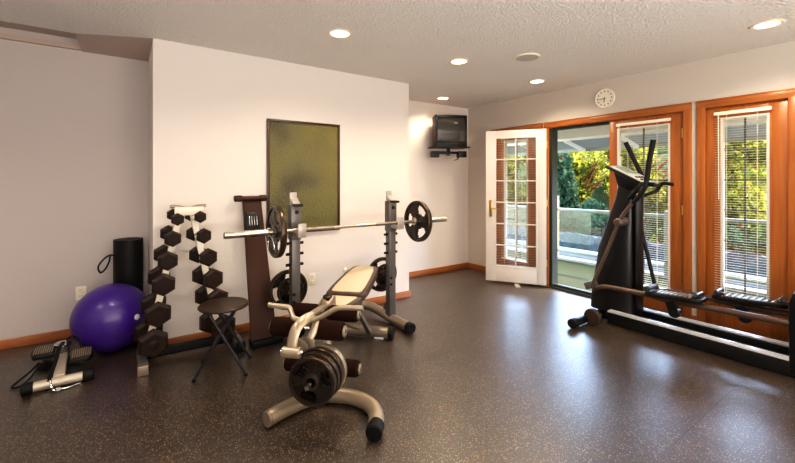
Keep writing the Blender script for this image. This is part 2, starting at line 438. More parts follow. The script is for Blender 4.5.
# closed sidelights (window_1 behind the open door, window_2 right) and the closed right-hand leaf (door_2)
def panel(name, y0, y1, gy0, gy1, z0=.0, hinges=None):
    o = struct(name, leaf(MB(), y0, y1, z0, ZO-.02, gy0, gy1, GZ0, GZ1, XR+.012, XR+.056), M['doorw'])
    t = leaf(MB(), gy0-.006, gy1+.006, GZ0-.006, GZ1+.006, gy0+.012, gy1-.012, GZ0+.012, GZ1-.012, XR+.006, XR+.06, .002)
    t.build('glazing_bead', M['bead'], o)
    MB().span((XR+.031, gy0+.005, GZ0+.005), (XR+.035, gy1-.005, GZ1-.005)).build('pane', M['glass'], o)
    grid(MB(), gy0+.012, gy1-.012, GZ0+.012, GZ1-.012, XR+.037, XR+.05, 2, 6, .013).build('muntins', M['muntin_d'], o)
    if hinges is not None:
        for z in (.306, 1.05, 1.785):
            t = MB().cyl((XR+.004, hinges, z-.045), (XR+.004, hinges, z+.045), .0085, seg=12)
            t.span((XR+.002, hinges-.012, z-.045), (XR+.013, hinges+.012, z+.045))
            t.build('hinge', M['brass'], o)
    return o
panel('window_1', 3.05, 3.78, 3.24, 3.62)
panel('window_2', .755, 1.317, .885, 1.195)
panel('door_2', 1.465, 2.178, 1.60, 2.085, z0=.02, hinges=1.489)
# right-hand deep returns so window_2 reads as a door slab inside its jamb
blind('cream mini blind on the closed door leaf with three brass hinges', XR-.012, 1.585, 2.085, .27, 1.915, 'mini blinds')
blind('cream mini blind on the narrow window right of the door pair', XR-.012, .865, 1.237, .27, 1.915, 'mini blinds')
blind('cream mini blind on the narrow window behind the white open door', XR-.012, 3.21, 3.65, .27, 1.915, 'mini blinds', wand=False)
# threshold and screen frame of the open half
struct('trim_6', MB().span((XR-.012, 1.45, 0), (XR+TH+.02, 2.93, .022), .006), M['muntin_d'])
t = MB()
t.span((XR+.004, 2.868, .02), (XR+.05, 2.917, ZO-.018)); t.span((XR+.02, 2.19, ZO-.05), (XR+.05, 2.917, ZO-.018))
t.span((XR+.02, 2.19, .02), (XR+.05, 2.917, .05)); t.span((XR+.05, 2.895, .02), (XR+TH, 2.917, ZO-.018))
struct('trim_7', t, mat('grey_green_screen_frame', srgb(44, 46, 39), .6, spec=.2), smooth=False)

# open leaf, painted white on the side that faces the room
dw = .745
dl = leaf(MB(), 0, dw, .025, ZO-.02, .115, dw-.125, GZ0-.03, GZ1, -.022, .0, .003)
# leaf() builds in the (x=thickness, y=width) frame; hinge edge at y = 0
d1 = struct('door_1', dl, M['white'])
leaf(MB(), 0, dw, .025, ZO-.02, .115, dw-.125, GZ0-.03, GZ1, .0, .022, .003).build('inner_face', M['doorw'], d1)
MB().span((-.003, .11, GZ0-.035), (.003, dw-.12, GZ1+.005)).build('pane', M['glass'], d1)
leaf(MB(), .103, dw-.113, GZ0-.042, GZ1+.012, .123, dw-.133, GZ0-.022, GZ1-.008, -.028, .0, .003).build('glazing_bead', M['white'], d1)
grid(MB(), .115, dw-.125, GZ0-.03, GZ1, -.014, -.004, 2, 6, .0145).build('muntins', M['muntin_w'], d1)
hb = MB().span((-.03, dw-.085, .86), (-.022, dw-.045, 1.08), .004)
hb.cyl((-.03, dw-.065, .97), (-.062, dw-.065, .97), .011, seg=14)
hb.tube([(-.06, dw-.065, .97), (-.064, dw-.10, .97), (-.058, dw-.165, .962)], .009, seg=10)
hb.cyl((-.03, dw-.065, 1.045), (-.04, dw-.065, 1.045), .013, seg=14)
hb.build('door_handle', M['brass'], d1)
for z in (.3, 1.05, 1.78):
    MB().cyl((.0, -.006, z-.045), (.0, -.006, z+.045), .008, seg=12).build('hinge', M['brass'], d1)
d1.location = (XR-.026, 2.93, 0); DR = math.radians(33); d1.rotation_euler = (0, 0, DR)
ob = blind('cream mini blind on the back of the white open door', 0, .10, dw-.11, .24, 1.89, 'mini blinds', wand=False)
ca, sa = math.cos(DR), math.sin(DR); lx, ly = .040, (.10+dw-.11)/2
ob.location = (d1.location.x+lx*ca-ly*sa, d1.location.y+lx*sa+ly*ca, 1.89); ob.rotation_euler = (0, 0, DR)
ds = MB().prism([(0, -.03, 0), (.11, -.03, 0), (.11, -.03, .022), (0, -.03, .004)], (0, .06, 0), .002).build('door_stop', M['satin3'])
tag(ds, 'pale wedge door stop on the floor under the open white door', 'door stop'); ds.location = (4.02, 3.12, 0); ds.rotation_euler = (0, 0, .9)

# ------------------------------------------------------------------ wall and ceiling fittings
p = thing('picture_frame', 'olive green textured panel in a thin dark frame on the cream wall', 'picture', (1.422, YB, 1.365))
hw, hh = .352, .518
leaf_ = MB()
for sx in (-1, 1): leaf_.span((sx*hw-.011, -.03, -hh), (sx*hw+.011, 0, hh), .003)
for sz in (-1, 1): leaf_.span((-hw-.011, -.03, sz*hh-.011), (hw+.011, 0, sz*hh+.011), .003)
leaf_.build('frame', M['artframe'], p)
MB().span((-hw+.005, -.018, -hh+.005), (hw-.005, -.004, hh-.005)).build('panel', M['art'], p)

def outlet(loc, label, face='y', rnd=False):
    o = thing('wall_outlet', label, 'outlet', loc)
    if rnd:
        MB().lathe([(0, -.0), (.022, 0), (.02, .012), (.012, .02), (0, .021)], (0, 0, 0), (0, -1, 0), 20).build('cover_plate', M['white_pl'], o)
        return o
    MB().box((0, -.003, 0), (.072, .006, .116), bev=.003).build('cover_plate', M['white_pl'], o)
    for z in (-.026, .026):
        MB().box((0, -.007, z), (.034, .004, .03), bev=.002).build('socket', M['white_pl'], o)
        t = MB()
        for x in (-.007, .007): t.box((x, -.0092, z+.003), (.003, .001, .010))
        t.build('slot', M['slot'], o)
    return o
outlet((1.497, YB, .373), 'ivory wall outlet between the weight rack uprights on the cream wall')
outlet((-.305, YT, .364), 'ivory wall outlet low on the wall beside the purple ball')
pk = MB().lathe([(0, 0), (.024, 0), (.022, .012), (.012, .02), (0, .021)], (0, 0, 0), (0, -1, 0), 20).build('wall_jack', M['white_pl'])
pk.location = (1.855, YB, .414); tag(pk, 'small round ivory jack on the cream wall just above the weight bench backrest', 'wall jack')

ck = thing('wall_clock', 'round cream wall clock above the door pair', 'clock', (XR, 2.212, 2.236))
MB().lathe([(0, 0), (.106, 0), (.108, .018), (.103, .028), (.096, .028), (.094, .02)], (0, 0, 0), (-1, 0, 0), 40).build('rim', M['white_pl'], ck)
MB().lathe([(0, .019), (.097, .02), (.0965, .018)], (0, 0, 0), (-1, 0, 0), 40).build('face', M['clockface'], ck)
for i in range(12):
    an = 2*PI*i/12; MB().cyl((-.0195, .076*math.sin(an), .076*math.cos(an)), (-.0215, .076*math.sin(an), .076*math.cos(an)), .0075, seg=10).build('hour_mark', M['slot'], ck)
t = MB().beam((-.022, -.01, -.001), (-.022, .064, -.008), .002, .006); t.build('minute_hand', M['slot'], ck)   # seen from inside, +y is to the left
t = MB().beam((-.0235, 0, .01), (-.0235, .006, -.045), .002, .008); t.build('hour_hand', M['slot'], ck)

lights = [((1.33, 2.655), 'lit round recessed ceiling light above the barbell, leftmost of the five'),
          ((2.544, 2.641), 'lit round recessed ceiling light just left of the round ceiling speaker'),
          ((3.764, 2.67), 'lit round recessed ceiling light nearest the wall clock'),
          ((3.502, 3.94), 'lit round recessed ceiling light above the corner television'),
          ((3.735, .766), 'lit round recessed ceiling light at the far right above the narrow window')]
first = None
for (x, y), lab in lights:
    if first is None:
        o = thing('recessed_ceiling_light', lab, 'ceiling light', (x, y, ZC), 0, 'recessed ceiling lights'); first = o
        MB().lathe([(.066, -.001), (.092, -.001), (.094, -.004), (.088, -.010), (.070, -.009), (.066, -.001)], (0, 0, 0), (0, 0, 1), 36).build('trim_ring', M['trimring'], o)
        MB().lathe([(0, -.008), (.05, -.007), (.068, -.004)], (0, 0, 0), (0, 0, 1), 36).build('lens', M['lampglow'], o)
    else: dup(first, (x, y, ZC), None, lab)
sp = thing('ceiling_speaker', 'round grey speaker grille set in the ceiling between the recessed lights', 'speaker', (2.963, 2.205, ZC))
MB().lathe([(.098, 0), (.112, 0), (.112, -.006), (.104, -.012), (.098, -.01)], (0, 0, 0), (0, 0, 1), 40).build('trim_ring', M['trimring'], sp)
MB().lathe([(0, -.016), (.06, -.014), (.1, -.008)], (0, 0, 0), (0, 0, 1), 40).build('grille', M['speakerg'], sp)

# ------------------------------------------------------------------ television in the corner and its bracket
tvz = 1.80
fwd = Vector((-.38, -.93, 0)).normalized(); rz = math.atan2(fwd.y, fwd.x)+PI/2      # local -y = front
tv = thing('television', 'boxy black tube television on the corner wall shelf', 'television', (3.665, 3.96, tvz), rz)
W, Hh = .225, .43
t = MB()
for sx in (-1, 1): t.span((sx*W-.026*(sx > 0), -.03, 0), (sx*W+.026*(sx < 0), .05, Hh), .006)
t.span((-W, -.03, Hh-.035), (W, .05, Hh), .006); t.span((-W, -.03, 0), (W, .05, .075), .006)
t.build('front_bezel', M['black'], tv)
t = MB(); bmx = bmesh.new()
fr = [(-W+.004, .05, .01), (W-.004, .05, .01), (W-.004, .05, Hh-.006), (-W+.004, .05, Hh-.006)]
md = [(-W+.01, .16, .01), (W-.01, .16, .01), (W-.01, .16, Hh-.015), (-W+.01, .16, Hh-.015)]
bk = [(-.12, .29, .04), (.12, .29, .04), (.12, .29, .30), (-.12, .29, .30)]
V = [[bmx.verts.new(q) for q in r] for r in (fr, md, bk)]
for a_, b_ in zip(V, V[1:]):
    for k in range(4): bmx.faces.new((a_[k], a_[(k+1) % 4], b_[(k+1) % 4], b_[k]))
bmx.faces.new(V[2]); bmx.faces.new(V[0][::-1]); bmesh.ops.recalc_face_normals(bmx, faces=bmx.faces)
t._add(bmx); t.build('back_shell', M['tvside'], tv)
bmx = bmesh.new(); nx, nz = 12, 10; g = []
for j in range(nz+1):
    g.append([])
    for i in range(nx+1):
        u, v = i/nx*2-1, j/nz*2-1
        g[-1].append(bmx.verts.new((u*(W-.024), -.012-.016*(1-.5*u*u-.5*v*v), .075+(v+1)/2*(Hh-.11))))
for j in range(nz):
    for i in range(nx): bmx.faces.new((g[j][i], g[j][i+1], g[j+1][i+1], g[j+1][i]))
t = MB(); t._add(bmx); t.build('screen', M['tvscreen'], tv)
t = MB()
for k in range(4): t.box((-.07+.045*k, -.032, .035), (.022, .006, .010), bev=.002)
t.build('button_row', M['tvside'], tv)
br = thing('television_bracket', 'black wall shelf and swing arm holding the television', 'wall bracket', (3.665, 3.96, 1.66), rz)
MB().box((0, .09, .131), (.52, .30, .016), bev=.003).build('shelf', M['black'], br)
t = MB().cyl((0, .1, .07), (0, .1, .125), .025); t.build('swivel_post', M['black'], br)
t = MB().box((0, .1, .06), (.36, .05, .035), bev=.004); t.build('cross_arm', M['black'], br)
t = MB().box((-.20, .09, .035), (.10, .09, .085), bev=.004); t.build('left_box', M['black'], br)
t = MB().box((.19, .09, .04), (.12, .09, .085), bev=.004); t.build('right_box', M['black'], br)
t = MB().beam((.0, .12, .06), (.12, .415, .06), .04, .04); t.build('wall_arm', M['black'], br)
t = MB().tube([(.13, .06, .02), (.11, .05, -.03), (.06, .05, -.045), (.12, .06, -.03), (.16, .07, .02)], .005, seg=8); t.build('cable', M['rubber'], br)

# ------------------------------------------------------------------ weights
def plate_geo(r, th, hub=.03, holes=3, rot=0):
    """plate about +z with a raised rim, raised hub and grip holes"""
    t = bmesh.new(); seg = 72
    rad = [hub, r*.40, r*.52, r*.68, r*.80, r*.88]
    rings = [[t.verts.new((q*math.cos(2*PI*i/seg+rot), q*math.sin(2*PI*i/seg+rot), -th*.25)) for i in range(seg)] for q in rad]
    fs = []
    for k in range(len(rad)-1):
        for i in range(seg):
            ph = (i % (seg//holes))/(seg//holes) if holes else 0
            if holes and k in (1, 2, 3) and ((.22 < ph < .78) if k == 2 else (.27 < ph < .73)): continue
            j = (i+1) % seg
            fs.append(t.faces.new((rings[k][i], rings[k][j], rings[k+1][j], rings[k+1][i])))
    r_ = bmesh.ops.extrude_face_region(t, geom=fs)
    bmesh.ops.translate(t, vec=(0, 0, th*.5), verts=[v for v in r_['geom'] if isinstance(v, bmesh.types.BMVert)])
    bmesh.ops.delete(t, geom=[v for v in t.verts if not v.link_faces], context='VERTS')
    bmesh.ops.recalc_face_normals(t, faces=t.faces)
    return t
def plate(label, loc, ax, r, th, group, spin=0, ribs=True):
    o = thing('weight_plate', label, 'weight plate', loc, 0, group)
    q = Vector((0, 0, 1)).rotation_difference(Vector(ax).normalized())
    o.rotation_mode = 'QUATERNION'; o.rotation_quaternion = q
    t = MB(); t._add(plate_geo(r, th, .03, 3, spin))
    t.build('disc', M['iron'], o)
    if ribs:
        for k in range(3):
            an = spin+2*PI*k/3
            MB().beam((.04*math.cos(an), .04*math.sin(an), 0), (r*.86*math.cos(an), r*.86*math.sin(an), 0), .007, th*.62, up=(0, 0, 1)).build('rib', M['ironedge'], o)
    h = th/2
    MB().lathe([(r*.90, -h), (r*.98, -h), (r, -h+.005), (r, h-.005), (r*.98, h), (r*.90, h), (r*.87, h*.5), (r*.87, -h*.5), (r*.90, -h)], seg=64).build('rim', M['ironedge'], o)
    MB().lathe([(.0252, -h), (.044, -h), (.047, -h+.004), (.047, h-.004), (.044, h), (.0252, h), (.0252, -h)], seg=32).build('hub', M['ironedge'], o)
    return o

# barbell
BY, BZ = 2.93, .945
ba = thing('barbell', 'long steel barbell resting across the weight rack hooks', 'barbell', (1.61, BY, BZ))
MB().cyl((-.66, 0, 0), (.66, 0, 0), .0145, seg=20).build('shaft', M['steel'], ba)
KN = mat('knurled_steel', srgb(150, 140, 130), .45, 1, bump=.6, bscale=500, bdist=.002)
for k in (-1, 1): MB().cyl((k*.2, 0, 0), (k*.5, 0, 0), .0152, seg=20).build('knurled_grip', KN, ba)
for k in (-1, 1):
    e = 1.04 if k < 0 else 1.03
    s = MB().cyl((k*.64, 0, 0), (k*e, 0, 0), .0248, seg=28, bev=.003).build('sleeve', M['steel'], ba)
    MB().cyl((k*.625, 0, 0), (k*.65, 0, 0), .036, seg=28, bev=.004).build('collar_stop', M['steel'], ba)
plate('black three-slot plate on the near left end of the barbell', (.935, BY, BZ), (1, 0, 0), .195, .042, 'barbell plates', .35)
plate('black three-slot plate on the far right end of the barbell', (2.285, BY, BZ), (1, 0, 0), .195, .042, 'barbell plates', .5)
def clip(label, x):
    o = thing('spring_clip', label, 'spring clip', (x, BY, BZ))
    pts = []
    for i in range(40):
        an = i/39*2.2*2*PI; pts.append((-.012+.024*i/39, .029*math.sin(an), .029*math.cos(an)))
    MB().tube(pts, .0032, seg=6, sub=1).build('coil', M['chrome'], o)
    for k, xx in ((-1, -.012), (1, .012)):
        MB().tube([(xx, 0, -.028), (xx+k*.006, -.03, -.07), (xx+k*.012, -.04, -.115), (xx+k*.002, -.042, -.125)], .004, seg=6).build('handle', M['chrome'], o)
    return o
clip('chrome spring clip hanging on the barbell beside the left plate', .888)

# rack
RX0, RX1, RY = 1.117, 2.043, 3.03
rk = thing('barbell_rack', 'grey two-post barbell rack holding the long bar', 'barbell rack', (0, 0, 0))
for X, sx in ((RX0, -1), (RX1, 1)):
    post = MB().span((X-.035, RY-.035, .05), (X+.035, RY+.035, 1.02), .006).build('upright', M['gun'], rk)
    MB().span((X-.042, RY-.042, .86), (X+.040, RY+.042, 1.14), .006).build('sleeve', M['gun'], post)
    for z in (.66, .745, .83): MB().cyl((X-.07, RY, z), (X+.07, RY, z), .012, seg=12).build('peg', M['black'], post)
    for z in (.37, .43): MB().cyl((X-.02, RY-.042, z), (X-.02, RY-.03, z), .012, seg=12).build('bolt', M['black'], post)
    MB().cyl((X, RY-.048, 1.08), (X, RY-.04, 1.08), .016, seg=14).build('bolt', M['black'], post)
    hk = MB().span((X-.03, RY-.155, BZ-.052), (X+.03, RY-.03, BZ-.024), .008)
    hk.span((X-.034, RY-.168, BZ-.055), (X+.034, RY-.154, BZ+.055), .006)
    hk.build('lower_hook', M['hookp'], rk)
    hk = MB().span((X-.03, RY+.025, 1.10), (X+.03, RY+.042, 1.235), .008)
    hk.beam((X, RY+.03, 1.18), (X, RY-.05, 1.125), .06, .03, bev=.004)
    hk.build('upper_hook', M['hookp'], rk)
    MB().span((X-.035, RY-.10, 1.125), (X+.035, RY-.03, 1.148), .008).build('upper_lip', M['black'], rk)
    MB().tube([(X, 2.74, .046), (X, 2.9, .046), (X, RY, .048), (X-sx*.015, 3.2, .07), (X-sx*.05, 3.36, .085), (X-sx*.16, 3.44, .09), (X-sx*.4, 3.46, .09)], .044, seg=16).build('foot_tube', M['satin'] if sx > 0 else M['satin'], rk)
    MB().cyl((X, 2.70, .046), (X, 2.76, .046), .046, seg=24, bev=.006).build('foot_cap', M['rubber'], rk)
    MB().prism([(X-.006, RY+.035, .09), (X-.006, RY+.14, .09), (X-.006, RY+.035, .24)], (.012, 0, 0)).build('gusset', M['gun'], rk)
    MB().cyl((X, RY+.034, .425), (X, RY+.26, .425), .012, seg=16).build('plate_peg', M['chrome'], rk)
MB().cyl((RX0+.3, 3.46, .09), (RX1-.3, 3.46, .09), .04, seg=16).build('rear_crossbar', M['satin'], rk)
plate('large black plate stored on the rack behind its left upright', (RX0, 3.18, .425), (0, -1, 0), .165, .036, 'plates stored on the rack', .2)
plate('small black plate stored in front of a larger one behind the left upright', (RX0, 3.125, .425), (0, -1, 0), .11, .028, 'plates stored on the rack', .8)
plate('large black plate stored on the rack behind its right upright', (RX1, 3.18, .425), (0, -1, 0), .165, .036, 'plates stored on the rack', .5)
plate('small black plate stored in front of a larger one behind the right upright', (RX1, 3.125, .425), (0, -1, 0), .11, .028, 'plates stored on the rack', 1.1)

# ------------------------------------------------------------------ weight bench (local x = right, y = away)
BO = (.741, 2.044, 0); BR = math.atan2(-.7166, .6975)
be = thing('weight_bench', 'adjustable weight bench with tan pads, foam rollers and leg curl lever', 'weight bench', BO, BR)
arch = [(-.135, -.02, .043), (-.09, .07, .043), (-.01, .19, .043), (.07, .255, .043), (.17, .275, .043), (.27, .265, .043), (.37, .215, .043), (.43, .13, .043), (.452, .03, .043), (.456, -.0, .043)]
MB().tube(arch, .042, seg=20).build('front_foot_tube', M['satin2'], be)
MB().cyl((.4545, .045, .043), (.4575, -.035, .043), .0435, seg=28, bev=.006).build('foot_cap', M['rubber'], be)
MB().cyl((-.128, -.008, .043), (-.139, -.028, .043), .0425, seg=28, bev=.004).build('foot_cap', M['satin'], be)
# frame
MB().beam((.08, .29, .04), (.03, .40, .42), .05, .07, bev=.006).build('front_upright', M['satin'], be)
MB().beam((.02, .36, .39), (0, .62, .415), .055, .06, bev=.006).build('main_beam', M['satin'], be)
MB().beam((0, .58, .41), (0, 1.25, .09), .05, .06, bev=.006).build('rear_beam', M['satin'], be)
MB().beam((.10, .88, .36), (.115, 1.18, .07), .035, .035, bev=.004).build('rear_strut', M['gun'], be)
MB().beam((0, .85, .40), (0, 1.42, .47), .045, .035, bev=.004).build('backrest_rail', M['gun'], be)
MB().beam((0, 1.18, .12), (0, 1.33, .455), .03, .03, bev=.004).build('adjuster_post', M['gun'], be)
MB().cyl((-.25, 1.257, .05), (.26, 1.257, .05), .044, seg=20).build('rear_foot_tube', M['satin'], be)
for s in (-1, 1):
    MB().cyl((s*.25 if s < 0 else .255, 1.257, .05), (s*.30, 1.257, .05), .047, seg=24, bev=.005).build('foot_cap', M['rubber'], be)
MB().box((.18, 1.257, .012), (.08, .06, .024), bev=.004).build('foot_pad', M['plugw'], be)
# pads
def pad(pts, z0, z1, th, name, ins, parent, ccut):
    """pts: (x half width, y) outline from front to rear; top rises linearly from z0 to z1"""
    y0, y1 = pts[0][1], pts[-1][1]
    zz = lambda y: z0+(z1-z0)*(y-y0)/(y1-y0)
    L_ = [(-w_, y) for w_, y in pts]; R_ = [(w_, y) for w_, y in reversed(pts)]
    poly = [(x, y, zz(y)-th) for x, y in L_+R_]
    o = MB().prism(poly, (0, 0, th), .012).build(name, M['vinyl_d'], parent)
    yi = lambda y: y0+ccut+(y-y0)*(y1-y0-2*ccut)/(y1-y0)
    k = [(-(w_-ins), yi(y)) for w_, y in pts]+[(w_-ins, yi(y)) for w_, y in reversed(pts)]
    MB().prism([(x, y, zz(y)-.004) for x, y in k], (0, 0, .010), .003).build('pad_insert', M['vinyl_t'], o)
    return o
pad([(.135, .875), (.155, .89), (.158, 1.0), (.15, 1.2), (.135, 1.38), (.115, 1.47), (.08, 1.50)], .475, .555, .055, 'backrest', .036, be, .03)
pad([(.08, .56), (.10, .58), (.135, .75), (.15, .84), (.14, .86)], .455, .465, .055, 'seat', .034, be, .03)
# bracket for the thigh rollers with a knob
t = MB()
for s in (-1, 1): t.box((s*.036-.005, .53, .485), (.008, .13, .10), rot=(.25, 0, 0), bev=.003)
t.box((-.005, .49, .475), (.07, .01, .08), bev=.002)
t.build('roller_bracket', M['satin'], be)
t = MB().lathe([(0, 0), (.014, 0), (.014, .015), (.03, .018), (.032, .03), (.02, .036), (0, .037)], (-.005, .54, .525), (0, -.2, 1), 20); t.build('adjuster_knob', M['black'], be)
def roller_pair(y, z, xa, xb, r, name='foam_roller'):
    MB().cyl((xa-.012, y, z), (xb+.012, y, z), .012, seg=14).build('roller_axle', M['chrome'], be)
    for x0, x1, s in ((xa, -.03, -1), (.03, xb, 1)):
        o = MB().lathe([(.012, 0), (r*.8, 0), (r, .012), (r*1.02, (x1-x0)/2), (r, x1-x0-.012), (r*.8, x1-x0), (.012, x1-x0)], (x0, y, z), (1, 0, 0), 28).build(name, M['foam'], be)
        e = x0 if s < 0 else x1
        MB().cyl((e, y, z), (e+s*.01, y, z), r*.62, seg=24, bev=.003).build('end_cap', M['satin2'], o)
roller_pair(.47, .465, -.225, .225, .05)
roller_pair(.20, .459, -.222, .222, .055)
roller_pair(.37, .165, -.22, .262, .05)
# preacher arm, curl bar, lever
MB().beam((-.005, .50, .50), (.01, .15, .535), .045, .025, bev=.004).build('front_arm', M['satin2'], be)
MB().tube([(.05, .17, .545), (.03, .10, .55), (.008, .04, .525), (-.004, .012, .47), (-.006, .0, .41)], .03, seg=14, flat=.38, up=(0, -1, .3)).build('curved_arm', M['satin2'], be)
MB().cyl((-.055, 0, .405), (.045, 0, .405), .03, seg=24, bev=.004).build('pivot_barrel', M['satin2'], be)
t = MB(); t.cyl((-.066, 0, .405), (-.055, 0, .405), .012, seg=12); t.cyl((.045, 0, .405), (.06, 0, .405), .014, seg=12); t.build('pivot_bolt', M['chrome'], be)
MB().tube([(-.205, .12, .612), (-.15, .12, .608), (-.10, .12, .606), (-.075, .12, .598), (-.062, .12, .565), (-.045, .12, .542), (.0, .12, .538), (.06, .12, .54), (.12, .12, .565), (.20, .12, .612), (.25, .12, .622), (.36, .12, .626)], .0145, seg=14, sub=4).build('curl_bar', M['satin2'], be)
MB().tube([(.065, .17, .53), (.06, .14, .47), (.05, .12, .43), (.06, .14, .36), (.075, .18, .30)], .022, seg=12, flat=.5, up=(0, -1, 0)).build('lever_link', M['satin2'], be)
MB().beam((.05, .40, .42), (.06, .36, .165), .045, .045, bev=.005).build('curl_lever', M['satin'], be)
MB().cyl((.105, .36, .25), (.105, -.055, .25), .0125, seg=16).build('plate_peg', M['chrome'], be)
MB().beam((.105, .33, .25), (.06, .36, .27), .04, .04).build('peg_mount', M['satin'], be)
ax = Vector((-.7166, -.6975, 0))
def bw(x, y, z):
    cb, sb = math.cos(BR), math.sin(BR); return (BO[0]+x*cb-y*sb, BO[1]+x*sb+y*cb, z)
for k, (y, r, lab) in enumerate(((.02, .132, 'front plate of the stack on the weight bench lever'),
                                 (.066, .136, 'second plate of the stack on the bench lever, just behind the front one'),
                                 (.112, .142, 'third plate of the stack on the bench lever'),
                                 (.158, .146, 'rearmost pale-rimmed plate of the stack on the bench lever'))):
    pl = plate(lab, bw(.105, y, .25), ax, r, .036, 'plates on the bench lever', .5+.1*k)
    if k == 3:
        for ch in pl.children:
            if ch.name.startswith('rim'): ch.data = ch.data.copy(); ch.data.materials.clear(); ch.data.materials.append(M['satin2'])

# ------------------------------------------------------------------ dumbbell rack and dumbbells
dr = thing('dumbbell_rack', 'pale A-shaped dumbbell rack against the cream wall', 'dumbbell rack')
Lp = ((.135, 3.42, .07), (.365, 3.47, 1.115)); Rp = ((.635, 3.40, .07), (.435, 3.47, 1.115))
for a_, b_ in (Lp, Rp): MB().beam(a_, b_, .045, .05, up=(0, 1, 0), bev=.005).build('post', M['white_pl'], dr)
MB().tube([(.285, 3.44, 1.13), (.34, 3.44, 1.128), (.41, 3.44, 1.112), (.48, 3.44, 1.128), (.535, 3.44, 1.132)], .012, seg=10).build('top_bar', M['satin'], dr)
MB().span((.315, 3.42, 1.06), (.515, 3.428, 1.125), .003).build('top_plate', M['white_pl'], dr)
MB().beam((.11, 3.40, .06), (.75, 3.365, .06), .05, .06, bev=.004).build('base_bar', M['rubber'], dr)
for x, y0, y1 in ((.105, 3.165, 3.53), (.745, 3.17, 3.53)):
    MB().span((x-.03, y0, .012), (x+.03, y1, .065), .006).build('foot_bar', M['gun'], dr)
    MB().span((x-.033, y0-.006, 0), (x+.033, y0+.05, .07), .008).build('foot_cap', M['satin'] if x < .5 else M['rubber'], dr)
SZ = [(.042, .040), (.054, .046), (.064, .052), (.074, .058), (.082, .064), (.092, .072)]
names = ['top', 'second', 'third', 'fourth', 'fifth', 'lowest']
LX = [(.315, 1.04), (.283, .90), (.25, .742), (.222, .575), (.186, .37), (.155, .175)]
RXp = [(.452, 1.04), (.474, .894), (.503, .727), (.533, .56), (.56, .396), (.60, .183)]
def dumbbell(label, loc, r, hl):
    o = thing('hexagonal_dumbbell', label, 'dumbbell', loc, 0, 'dumbbells on the rack')
    gap = .065
    MB().tube([(0, -gap, 0), (0, -gap*.4, 0), (0, 0, 0), (0, gap*.4, 0), (0, gap, 0)], .015, seg=14, sub=2).build('grip', M['chrome'], o)
    for s in (-1, 1):
        R = r/math.cos(PI/6)*.98
        hx = [(R*math.cos(PI/6+k*PI/3), s*gap if s > 0 else -gap, R*math.sin(PI/6+k*PI/3)) for k in range(6)]
        hd = MB(); t = bmesh.new()
        ring = []
        for f, yy in ((.78, 0), (1, r*.22), (1, hl-r*.22), (.80, hl)):
            ring.append([t.verts.new((f*x, s*(gap+yy), f*z)) for x, _, z in hx])
        for a_, b_ in zip(ring, ring[1:]):
            for k in range(6): t.faces.new((a_[k], a_[(k+1) % 6], b_[(k+1) % 6], b_[k]))
        t.faces.new(ring[0]); t.faces.new(ring[-1]); bmesh.ops.recalc_face_normals(t, faces=t.faces)
        hd._add(t); h = hd.build('head', M['hexr'], o, ang=20)
        MB().lathe([(0, 0), (r*.36, 0), (r*.33, .002), (0, .002)], (0, s*(gap+hl), 0), (0, s, 0), 20).build('end_disc', M['hexr'], h)
    o.rotation_euler = (math.radians(8 if 'left' in label else 1), 0, math.radians(5 if 'left' in label else 16))
    return o
for side, LS in (('left', LX), ('right', RXp)):
    for k, (x, z) in enumerate(LS):
        r, hl = SZ[k]
        if side == 'right': r *= .97
        post = Lp if side == 'left' else Rp
        y = post[0][1]+(post[1][1]-post[0][1])*(z-.07)/1.045
        dumbbell('%s dark hexagonal dumbbell in the %s column of the rack' % (names[k], side), (x+.004, y-.055, z+.012), r, hl)
        cr_ = MB().box((x+.004, y-.05, z-.012), (.05, .05, .016), bev=.004)
        cr_.box((x+.004, y-.072, z+.0), (.05, .006, .03), bev=.002)
        cr_.build('cradle', M['white_pl'], dr)

# ------------------------------------------------------------------ exercise ball
er = .258
ball = thing('exercise_ball', 'large glossy purple exercise ball against the wall corner', 'exercise ball', (-.079, 3.80, 0))
pr = [(0, .0), (.07, .0015)]
for i in range(1, 64):
    a_ = -PI/2+PI*i/64
    r_ = er*math.cos(a_); z_ = er+er*math.sin(a_)
    if z_ < .012: continue
    rg = 1+.0025*math.sin(z_*190)*(1 if .1 < z_ < .2 or .34 < z_ < .44 else 0)
    pr.append((r_*rg, z_))
pr.append((0, 2*er))
bo = MB().lathe(pr, (0, 0, 0), (0, 0, 1), 64).build('ball_body', M['purple'], ball)
from mathutils import Euler
pd = Vector((.62, -.78, .10)).normalized()
MB().lathe([(0, .006), (.016, .006), (.021, .003), (.022, -.006)], pd*er+Vector((0, 0, er)), pd, 20).build('valve_plug', M['plugw'], ball)

# ------------------------------------------------------------------ rolled mat
rm = thing('rolled_exercise_mat', 'black rolled exercise mat standing in the wall corner behind the purple ball', 'exercise mat', (.035, 4.185, 0))
pts = []
t = bmesh.new(); N_ = 150; turns = 4.5; inn, out_ = [], []
for i in range(N_+1):
    a_ = i/N_*turns*2*PI; r_ = .018+(.105-.018)*i/N_
    for lst, rr in ((inn, r_), (out_, r_+.0165)):
        lst.append([(rr*math.cos(a_+2.2), rr*math.sin(a_+2.2), z) for z in (0, .815)])
vi = [[t.verts.new(q) for q in pr_] for pr_ in inn]; vo = [[t.verts.new(q) for q in pr_] for pr_ in out_]
for i in range(N_):
    t.faces.new((vi[i][0], vi[i+1][0], vi[i+1][1], vi[i][1])); t.faces.new((vo[i][0], vo[i][1], vo[i+1][1], vo[i+1][0]))
    t.faces.new((vi[i][1], vi[i+1][1], vo[i+1][1], vo[i][1])); t.faces.new((vi[i][0], vo[i][0], vo[i+1][0], vi[i+1][0]))
t.faces.new((vi[0][0], vi[0][1], vo[0][1], vo[0][0])); t.faces.new((vi[N_][0], vo[N_][0], vo[N_][1], vi[N_][1]))
